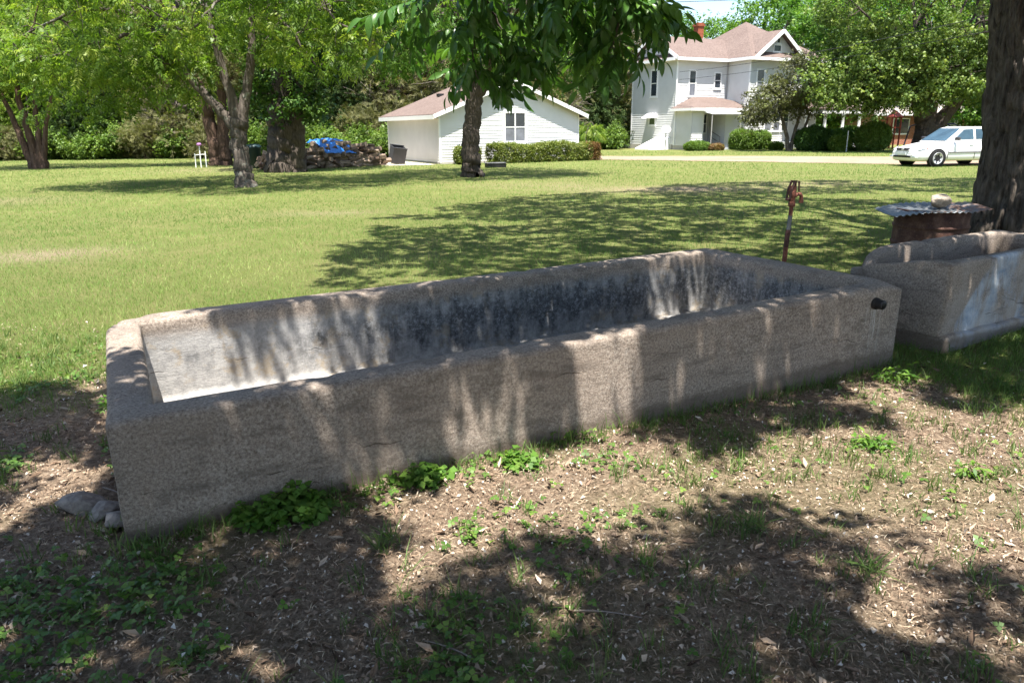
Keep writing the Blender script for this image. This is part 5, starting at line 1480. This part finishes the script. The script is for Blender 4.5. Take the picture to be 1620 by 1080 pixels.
# ------------------------------------------------------------------ car
car = thing('car', 'white compact four door sedan parked on the gravel drive', 'car', (15.25, 29.2, .012), math.radians(180 + 10))
# local: +x is the front, origin under the front bumper middle, length runs to -4.5
M_CARW = NT('white_car_paint'); p0 = M_CARW.principled((.78, .78, .77), .28, .5)
M_CARW = M_CARW.done(p0)
M_CGLASS = glass_mat('car_glass', (.04, .075, .10), .05)
M_TYRE = plain('tyre_rubber', (.015, .015, .016), .85, .2)
M_RIM = plain('silver_rim', (.55, .56, .58), .35, .5, .4)
M_LAMP = plain('clear_lamp', (.62, .66, .72), .15, .6)
ST = [  # x, half width, top centre z, shoulder z, bottom z
    (0.02, .52, .56, .52, .30), (-.03, .66, .64, .58, .22), (-.14, .76, .71, .64, .19), (-.35, .82, .765, .70, .18), (-.70, .845, .835, .77, .18), (-1.05, .85, .895, .83, .19),
    (-1.35, .85, .945, .885, .19), (-1.8, .852, .955, .90, .19), (-2.4, .855, .965, .91, .19), (-3.0, .855, .985, .93, .19), (-3.5, .85, 1.01, .95, .19),
    (-3.85, .84, 1.03, .96, .19), (-4.2, .81, 1.02, .94, .20), (-4.42, .74, .98, .88, .24), (-4.50, .62, .82, .76, .34)]
V = []; n = 15
for x, w, zc, zs, zb in ST:
    half = [(0, zb), (w * .80, zb), (w * .94, zb + .05), (w * .985, zb + .18), (w, (zb + zs) * .5), (w * .985, zs - .10), (w * .93, zs), (w * .60, zs + (zc - zs) * .75)]
    ring = [(y, z) for y, z in half] + [(0, zc)] + [(-y, z) for y, z in half[::-1][:-1]]
    V += [(x, y, z) for y, z in ring]
nr = len(V) // len(ST); F = []
for k in range(len(ST) - 1):
    for i in range(nr): F.append((k * nr + i, k * nr + (i + 1) % nr, (k + 1) * nr + (i + 1) % nr, (k + 1) * nr + i))
F += [tuple(range(nr))[::-1], tuple(range((len(ST) - 1) * nr, len(ST) * nr))]
bo = MB(); bo.add(V, F); body = bo.build('body', M_CARW, car, True)
ss = body.modifiers.new('sub', 'SUBSURF'); ss.levels = 1; ss.render_levels = 1
def gh(x0, x1, x2, x3, wb, wt, zb, zt):
    return [(x0, wb, zb), (x1, wt, zt), (x2, wt, zt), (x3, wb, zb)]
base = [(-1.22, .74, .90), (-1.95, .585, 1.40), (-2.25, .575, 1.455), (-3.05, .565, 1.45), (-3.35, .57, 1.39), (-3.98, .70, .99)]
cab = MB(); V = [(x, w, z) for x, w, z in base] + [(x, -w, z) for x, w, z in base]
cab.add(V, [(0, 6, 7, 1), (1, 7, 8, 2), (2, 8, 9, 3), (3, 9, 10, 4), (4, 10, 11, 5), (0, 1, 2, 3, 4, 5), (11, 10, 9, 8, 7, 6)])
cb = cab.build('cabin', M_CARW, car, False, .035)
def q3(p, a): return tuple(p)
ws = MB().add([(-1.27, .66, .945), (-1.27, -.66, .945), (-1.93, -.535, 1.388), (-1.93, .535, 1.388)], [(0, 3, 2, 1)]); ws.xform(Matrix.Translation((.012, 0, .012)))
ws.build('windscreen', M_CGLASS, car)
MB().add([(-3.37, .51, 1.372), (-3.37, -.51, 1.372), (-3.94, -.62, 1.015), (-3.94, .62, 1.015)], [(0, 3, 2, 1)]).xform(Matrix.Translation((-.012, 0, .012))).build('rear_window', M_CGLASS, car)
for sd in (1, -1):
    def W(x, z):   # point on the cabin side, slightly proud
        t = (z - .93) / (1.42 - .93); return (x, sd * ((.735 - .155 * t) + .012), z)
    A = [(-1.55, .985), (-2.42, .995), (-2.42, 1.375), (-2.02, 1.355)]
    B = [(-2.52, .998), (-3.30, 1.01), (-3.20, 1.355), (-2.52, 1.378)]
    C_ = [(-3.36, 1.015), (-3.70, 1.03), (-3.34, 1.30)]
    for nm, poly in (('front_side_window', A), ('rear_side_window', B), ('quarter_window', C_)):
        f = tuple(range(len(poly))); f = f if sd == -1 else f[::-1]
        MB().add([W(x, z) for x, z in poly], [f[::-1]]).build(nm, M_CGLASS, car)
    MB().box(-1.3, -3.45, sd * .857 - .012, sd * .857 + .012, .50, .545).build('door_strip', plain('grey_trim', (.10, .10, .11), .5, .3), car)
    for x in (-1.28, -2.44, -3.40):
        MB().box(x - .004, x + .004, sd * .846 - .012, sd * .846 + .012, .28, .90).build('door_gap', M_TYRE, car)
    for x in (-2.25, -3.22): MB().box(x - .08, x + .08, sd * .853 - .018, sd * .853 + .018, .78, .81).build('door_handle', M_CARW, car, False, .008)
    m_ = MB().box(-1.62, -1.50, min(sd * .80, sd * 1.0), max(sd * .80, sd * 1.0), .955, 1.085); m_.build('mirror', plain('dark_mirror', (.05, .05, .055), .4, .4), car, False, .03)
    hl = MB().add([(-.06, sd * .44, .60), (-.17, sd * .745, .61), (-.43, sd * .815, .715), (-.34, sd * .66, .745), (-.10, sd * .46, .685)], [(0, 1, 2, 3, 4) if sd == 1 else (4, 3, 2, 1, 0)])
    hl.xform(Matrix.Translation((.03, sd * .012, .012))).build('headlight', M_LAMP, car)
    MB().add([(-.335, sd * .822, .63), (-.42, sd * .834, .64), (-.43, sd * .832, .70), (-.36, sd * .820, .68)], [(0, 1, 2, 3) if sd == 1 else (3, 2, 1, 0)]).xform(Matrix.Translation((.015, sd * .014, 0))).build('turn_signal', M_ORANGE, car)
    for x in (-.86, -3.46):
        ar = MB()
        ar.tube([(x, sd * .70, .31), (x, sd * .858, .31), (x, sd * .8585, .31), (x, sd * .8585, .31)], [.355, .355, .35, .01], 28); ar.build('wheel_arch', M_TYRE, car)
        wh = MB().lathe([(.20, -.09), (.285, -.10), (.305, -.07), (.31, .0), (.305, .07), (.285, .10), (.20, .09)], 30).xform(Matrix.Translation((x, sd * .785, .31)) @ Matrix.Rotation(math.pi / 2, 4, 'X')).build('wheel', M_TYRE, car, True)
        MB().lathe([(.205, .04), (.215, .075), (.205, .085), (.195, .06), (.02, .045), (.001, .045)], 30).xform(Matrix.Translation((x, sd * .805, .31)) @ Matrix.Rotation(-sd * math.pi / 2, 4, 'X')).build('rim', M_RIM, wh, True)
        hs = MB()
        for k in range(6):
            a = k * math.pi / 3 + .3
            for pt in (1,):
                c0, s0 = math.cos(a), math.sin(a)
                hs.add([(c0 * r - s0 * q, s0 * r + c0 * q, .072) for r, q in ((.10, -.018), (.175, -.034), (.175, .034), (.10, .018))], [(0, 1, 2, 3)])
        hs.xform(Matrix.Translation((x, sd * .805, .31)) @ Matrix.Rotation(-sd * math.pi / 2, 4, 'X')).build('rim_slots', M_TYRE, wh)
MB().add([(.010, .33, .58), (.010, -.33, .58), (-.045, -.42, .675), (-.045, .42, .675)], [(0, 3, 2, 1)]).xform(Matrix.Translation((.03, 0, .012))).build('grille', M_TYRE, car)
MB().lathe([(.06, 0), (.06, .015), (.001, .02)], 16).xform(Matrix.Translation((.02, 0, .635)) @ Matrix.Rotation(math.pi / 2, 4, 'Y')).build('badge', M_RIM, car)
MB().box(-.08, .045, -.46, .46, .335, .40).build('bumper_slot', M_TYRE, car)
for sd in (1, -1): MB().box(-.14, .01, min(sd * .56, sd * .72), max(sd * .56, sd * .72), .34, .40).build('fog_lamp', M_LAMP, car)
MB().box(-.05, .06, -.25, .25, .43, .52).build('licence_plate', plain('plate_white', (.70, .72, .74), .5, .3), car)

# ------------------------------------------------------------------ grass, weeds and litter
def trough_mask(x, y, pad=.0):
    lx = (x + 1.51) * .8695 + (y - 2.51) * .4939; ly = -(x + 1.51) * .4939 + (y - 2.51) * .8695
    a = (lx > -pad) & (lx < 4.8 + pad) & (ly > -pad) & (ly < 1.84 + pad)
    lx = (x - 3.12) * .866 + (y - 5.08) * .5; ly = -(x - 3.12) * .5 + (y - 5.08) * .866
    return a | ((lx > -.05) & (lx < 2.25) & (ly > -.07) & (ly < .88))
def blades(x, y, h, w, rs, lean=.55, seg=1, z=None):
    n = len(x); yaw = rs.uniform(0, 2 * np.pi, n); z = zg(x, y) if z is None else z
    dx, dy = np.cos(yaw), np.sin(yaw); ln = np.abs(rs.normal(0, lean, n)) * h; la = rs.uniform(0, 2 * np.pi, n)
    tx, ty = np.cos(la) * ln, np.sin(la) * ln
    b = np.stack([x, y, z - .004], 1); s = np.stack([dx * w / 2, dy * w / 2, 0 * w], 1)
    tip = b + np.stack([tx, ty, h], 1)
    if seg == 1:
        V = np.stack([b - s, b + s, tip], 1).reshape(-1, 3); F = np.arange(3 * n).reshape(-1, 3); k = 3
    else:
        m = b + np.stack([tx * .35, ty * .35, h * .62], 1)
        V = np.stack([b - s, b + s, m + s * .8, m - s * .8, tip, tip], 1)
        F1 = np.arange(6 * n).reshape(-1, 6)
        V = V.reshape(-1, 3)
        F = np.concatenate([F1[:, [0, 1, 2, 3]], F1[:, [3, 2, 4, 5]]]); k = 6
    return V, F, k
G_MAT = leaf_mat('lawn_grass_blades', (.090, .175, .038), (.175, .275, .066), (.350, .395, .150), .32, .6, .15, (1.1, 1.2, .5))
G_NEAR = leaf_mat('coarse_grass_blades', (0.058, 0.111, 0.026), (0.111, 0.182, 0.046), (0.234, 0.260, 0.091), .25, .5, .25, (1.1, 1.2, .5))
rs = np.random.default_rng(41)
N = 372000
y = np.exp(rs.uniform(np.log(3.2), np.log(52), N)); x = y * rs.uniform(-.98, .90, N) + rs.normal(0, .3, N)
d = dirt_f(x, y)
m = (rs.uniform(0, 1, N) > d * 1.05) & ~trough_mask(x, y, .02)
lxx = x - 11; on_drive = (y > 38.6 - .72 * (x - 3.6)) & (y > 20) & (x > 3.2) & (y < np.interp(x, [3, 13, 20, 52], [43.4, 41.2, 38.3, 29.3])) & (y > np.interp(x, [3, 7, 11.1, 15, 18.2, 26, 44], [38.7, 36.5, 33.7, 31.0, 28.9, 25.4, 19.9]))
m &= ~on_drive
gxl = (x + 3.23) * .883 + (y - 34.66) * .4695; gyl = -(x + 3.23) * .4695 + (y - 34.66) * .883
m &= ~((gxl > -.1) & (gxl < 7.7) & (gyl > -.1) & (gyl < 7.3))
x, y = x[m], y[m]
P = np.stack([x, y], 1); patch = fbm(P * .35, 3, 51); pt2 = fbm(P * 1.6, 3, 52)
h = (.022 + .036 * pt2) * np.exp(rs.normal(0, .28, len(x))) * (1 + np.clip(y - 10, 0, 30) * .012)
w = .0042 * np.maximum(1, y / 6.0) ** .85
V, F, k = blades(x, y, h, w, rs, .6, 1)
r = np.clip(-.38 + 1.35 * patch + .5 * (pt2 - .5) + rs.normal(0, .17, len(x)), 0, 1)
lawn = link('lawn_grass', np_mesh('lawn_grass', V, F, False, {'rnd': np.repeat(r, k)}), G_MAT)
tag(lawn, 'short mown green lawn grass', 'grass', kind='stuff')

# coarser tufts in the near ground
def tufts(n, xr, yr, seed, dens, per=11, hh=(.04, .10)):
    rs = np.random.default_rng(seed); cx = rs.uniform(*xr, n); cy = rs.uniform(*yr, n)
    k = (rs.uniform(0, 1, n) < dens(cx, cy)) & ~trough_mask(cx, cy, .01); cx, cy = cx[k], cy[k]
    X = np.repeat(cx, per) + rs.normal(0, .018, len(cx) * per); Y = np.repeat(cy, per) + rs.normal(0, .018, len(cx) * per)
    H = np.repeat(rs.uniform(*hh, len(cx)), per) * rs.uniform(.5, 1.15, len(X))
    ok_ = ~trough_mask(X, Y, .005); X, Y, H = X[ok_], Y[ok_], H[ok_]
    V, F, q = blades(X, Y, H, np.full(len(X), .0042), rs, .85, 2)
    rr = np.clip(np.repeat(rs.normal(.45, .2, len(cx)), per)[ok_] + rs.normal(0, .12, len(X)), 0, 1)
    return V, F, np.repeat(rr, q)
def dens_near(x, y):
    P = np.stack([x, y], 1); c = sstep(.45, .62, fbm(P * 1.5 + 40, 3, 11))
    right = (x > 2.6) & (y > 3.6)
    return np.clip(.15 + .75 * c * np.where(x < .2, 1.0, .6) + .6 * right, 0, 1)
V, F, r = tufts(6000, (-4.2, 5.2), (1.45, 5.6), 91, dens_near)
tag(link('grass_tufts', np_mesh('grass_tufts', V, F, False, {'rnd': r}), G_NEAR), 'scattered coarse grass tufts in the bare ground', 'grass', kind='stuff')
# taller fringe along the trough foot and behind it
def fringe(n, seed):
    rs = np.random.default_rng(seed); s = rs.uniform(0, 4.8, n); back = rs.uniform(0, 1, n) < .5
    t = np.where(back, 1.86 + np.abs(rs.normal(0, .06, n)), -.02 - np.abs(rs.normal(0, .05, n)))
    x = -1.51 + s * .8695 - t * .4939; y = 2.51 + s * .4939 + t * .8695
    h = rs.uniform(.05, .14, n) * np.where(back, 1.3, np.where(rs.uniform(0, 1, n) < .2, 1.0, .55))
    V, F, q = blades(x, y, h, np.full(n, .0045), rs, .6, 2)
    return V, F, np.repeat(np.clip(rs.normal(.5, .2, n), 0, 1), q)
V, F, r = fringe(2600, 92)
tag(link('grass_fringe', np_mesh('grass_fringe', V, F, False, {'rnd': r}), G_NEAR), 'uncut grass along the foot of the long trough', 'grass', kind='stuff')

# small creeping weeds: many round leaves on the left foreground
T_CLOVER = np.concatenate([leaflet_verts(.022, .020, .1) @ rotz(a).T + np.array([0, 0, .0]) for a in (0, 2.1, 4.2)])
L_CLOVER = leaf_mat('creeping_weed_leaves', (0.052, 0.111, 0.023), (0.098, 0.189, 0.036), (0.195, 0.280, 0.058), .3)
rs = np.random.default_rng(93)
n = 60000; x = rs.uniform(-4, 4.6, n); y = rs.uniform(1.45, 5.2, n); P = np.stack([x, y], 1)
lx = (x + 1.51) * .8695 + (y - 2.51) * .4939; ly = -(x + 1.51) * .4939 + (y - 2.51) * .8695
den = sstep(.48, .66, fbm(P * 2.3, 3, 61) + .06) * np.where(x < -.1, .9, np.where(x < .6, .2, .05)) + .55 * ((ly > -.26) & (ly < 0) & (lx > .2) & (lx < 2.2)) * sstep(.40, .58, fbm(P * 3.1, 3, 62))
k = (rs.uniform(0, 1, n) < den * (.1 + .9 * sstep(.15, .5, dirt_f(x, y)))) & ~trough_mask(x, y, .01); x, y = x[k], y[k]
hh = np.abs(rs.normal(.018, .014, len(x)))
V, F, r = scatter_sprigs(np.stack([x, y, zg(x, y) + hh + .004], 1), T_CLOVER, rs, (.35, 1.25), (-.1, .35), None, .35)
tag(link('creeping_weeds', np_mesh('creeping_weeds', V, F, False, {'rnd': r}), L_CLOVER), 'creeping clover like weeds over the foreground soil', 'weeds', kind='stuff')

def litter_mat(name, stops, rough=.85):
    t = NT(name); r = t.attr('rnd'); return t.done(t.principled(t.ramp(r, stops), rough, .2))
M_FLAKE = litter_mat('dry_leaf_bits', [(0.0, (.06, .038, .026)), (.3, (.24, .165, .115)), (.6, (.46, .355, .265)), (.8, (.58, .50, .42)), (1.0, (.68, .65, .60))])
M_THATCH = litter_mat('dead_grass_strands', [(0.0, (.10, .065, .042)), (.4, (.30, .21, .14)), (.8, (.44, .34, .24)), (1.0, (.60, .51, .38))])
rs = np.random.default_rng(94)
n = 72000; y = 1.45 + 4.6 * rs.uniform(0, 1, n) ** 1.3; x = rs.uniform(-1, 1, n) * (1.6 + y * .62)
k = (rs.uniform(0, 1, n) < .15 + .85 * dirt_f(x, y)) & ~trough_mask(x, y, .0); x, y = x[k], y[k]
fl = np.array([[0, -.006, 0], [.012, -.009, .006], [.026, 0, .001], [.011, .008, .009]])
V, F, r = scatter_sprigs(np.stack([x, y, zg(x, y) + rs.uniform(.003, .012, len(x))], 1), fl, rs, (.99, 1.01), (0, .6), None, .6)
sz = np.clip(np.exp(rs.normal(-1.05, .5, len(x))), .12, 1.1); ctr = np.repeat(V.reshape(-1, 4, 3).mean(1), 4, 0); asp = np.stack([np.ones(len(x)), np.ones(len(x)), np.ones(len(x))], 1)
V = ctr + (V - ctr) * np.repeat(sz, 4)[:, None] * (1 + rs.uniform(-.4, .4, (len(V), 1)))
r = np.repeat(np.clip(rs.beta(1.1, 1.5, len(x)), 0, 1), 4)
nb = 1500; yb = 1.5 + 4.4 * rs.uniform(0, 1, nb) ** 1.2; xb = rs.uniform(-1, 1, nb) * (1.6 + yb * .62); kb = ~trough_mask(xb, yb, .01) & (rs.uniform(0, 1, nb) < .15 + .85 * dirt_f(xb, yb)); xb, yb = xb[kb], yb[kb]
T_DRY = np.concatenate([np.array([[0, 0, 0], [.018, .009, .007], [.026, 0, .001], [.013, 0, -.001]]), np.array([[0, 0, 0], [.013, 0, -.001], [.026, 0, .001], [.018, -.010, .009]]), np.array([[.026, 0, .001], [.018, .009, .007], [.040, .004, .009], [.052, 0, .012]]), np.array([[.026, 0, .001], [.052, 0, .012], [.040, -.005, .010], [.018, -.010, .009]])])
V2, F2, r2 = scatter_sprigs(np.stack([xb, yb, zg(xb, yb) + .006], 1), T_DRY, rs, (.5, 1.35), (0, .3), None, .4)
r2 = np.repeat(np.clip(rs.beta(1.3, 2.6, len(xb)), 0, 1), 16)
F = np.vstack([F, F2 + len(V)]); V = np.vstack([V, V2]); r = np.concatenate([r, r2])
tag(link('leaf_litter', np_mesh('leaf_litter', V, F, False, {'rnd': r}), M_FLAKE), 'dry leaf bits strewn over the soil', 'leaf litter', kind='stuff')
n = 110000; y = 1.45 + 4.6 * rs.uniform(0, 1, n) ** 1.25; x = rs.uniform(-1, 1, n) * (1.6 + y * .62)
k = (rs.uniform(0, 1, n) < .12 + .8 * dirt_f(x, y)) & ~trough_mask(x, y, .0); x, y = x[k], y[k]
ts = np.array([[0, -.0010, 0], [.014, -.0011, .004], [.032, 0, .001], [.014, .0011, .005]])
V, F, r = scatter_sprigs(np.stack([x, y, zg(x, y) + rs.uniform(.003, .014, len(x))], 1), ts, rs, (.3, 1.35), (-.05, .3), None, .3)
r = np.repeat(np.clip(rs.normal(.5, .25, len(x)), 0, 1), 4)
tag(link('dead_grass', np_mesh('dead_grass', V, F, False, {'rnd': r}), M_THATCH), 'dead straw coloured grass strands on the soil', 'dead grass', kind='stuff')

# weeds that stand out one by one
T_LOBED = rosette(7, .040, .036, 14, .6)
T_SMALLW = rosette(6, .055, .018, 15, .6)
def weed(name, label, x, y, rad, n, hgt, lmat, seed, tmpl=T_LOBED, group=None, cat='weed'):
    rs = np.random.default_rng(seed); a = rs.uniform(0, 2 * np.pi, n); q = rad * np.sqrt(rs.uniform(0, 1, n))
    z = hgt * (1 - (q / rad) ** 2 * .7) * rs.uniform(.25, 1.0, n)
    P = np.stack([np.cos(a) * q, np.sin(a) * q * .7, z], 1); kp = ~trough_mask(P[:, 0] + x, P[:, 1] + y, .012); P = P[kp]
    root = thing(name, label, cat, (x, y, float(zg(x, y))), 0, group)
    V, F, r = scatter_sprigs(P, tmpl, rs, (.6, 1.2), (0, .35), None, .35)
    link('leaves', np_mesh('leaves', V, F, False, {'rnd': r}), lmat, root)
    parts = [tube_np(wobble(bez(np.array([p[0] * .4, p[1] * .4, -.01]), np.array([p[0] * .7, p[1] * .7, p[2] * .7]), p, 5), .003, rs), np.linspace(.0025, .0012, 5), 4) for p in P[:90]]
    V, F = joinVF(parts); link('stems', np_mesh('stems', V, F, True), lmat_stem, root)
lmat_stem = plain('green_stem', (.10, .14, .04), .7, .2)
L_WEED = leaf_mat('fresh_weed_leaves', (0.056, 0.138, 0.022), (0.106, 0.213, 0.033), (0.188, 0.294, 0.056), .35)
weed('weed_clump', 'lush low green weed clump at the foot of the trough front', -.98, 2.72, .20, 120, .13, L_WEED, 701)
weed('weed_clump', 'second green weed clump farther along the trough front', -.42, 3.02, .13, 40, .08, L_WEED, 702)
weed('weed_clump', 'small sunlit weed clump on the soil right of the trough front weeds', .02, 3.22, .11, 26, .06, L_WEED, 703)
weed('weed_clump', 'bright broad leaved weed at the right end of the long trough', 2.52, 4.50, .12, 26, .13, L_WEED, 704, T_SMALLW)
weed('weed_clump', 'leafy green weed growing at the left end of the long trough', -2.24, 3.95, .12, 40, .16, L_WEED, 705)
weed('weed_clump', 'pale green narrow leaved weed in the sunny bare soil', 1.83, 3.42, .11, 34, .06, L_WEED, 706, T_SMALLW)
weed('weed_seedling', 'small yellow green seedling in the sunny soil', 2.14, 3.06, .05, 7, .08, L_WEED, 707, T_SMALLW)
T_BLADE = np.concatenate([leaflet_verts(.06 + .02 * (i * 7 % 5), .006, .2) @ roty(-.35 - .22 * (i * 3 % 5)).T @ rotz(i * .9 + .3 * (i % 3)).T for i in range(8)])
for i, (gx_, gy_, lab) in enumerate(((-.48, 2.46, 'dark green spiky grass clump in the shaded weeds'), (1.27, 2.30, 'grass clump standing in the shaded soil on the sunny side'), (.98, 2.60, 'thin grass clump among the dappled litter'), (1.62, 1.86, 'small grass clump near the sunlit bare patch'))):
    weed('grass_clump', lab, gx_, gy_, .06, 9, .03, G_NEAR, 720 + i, T_BLADE, None, 'grass clump')
# twigs on the ground
for i, (x0_, y0_, x1_, y1_, lab) in enumerate(((.20, 2.09, .42, 2.05, 'thin pale stick lying in the shaded litter'), (-.12, 1.85, -.28, 1.93, 'short broken twig beside the creeping weeds'), (-1.86, 2.99, -1.66, 2.86, 'bent dry twig on the rubble by the trough end'))):
    p = np.array([[x0_, y0_, 0], [(x0_ + x1_) / 2, (y0_ + y1_) / 2 + .012, 0], [x1_, y1_, 0]]); p[:, 2] = zg(p[:, 0], p[:, 1]) + np.array([.012, .022, .014])
    V, F = tube_np(bez(p[0], p[1], p[2], 8), np.linspace(.004, .002, 8), 5)
    tag(link('fallen_twig', np_mesh('fallen_twig', V, F, True), M_TWIG), lab, 'twig', 'twigs on the ground')
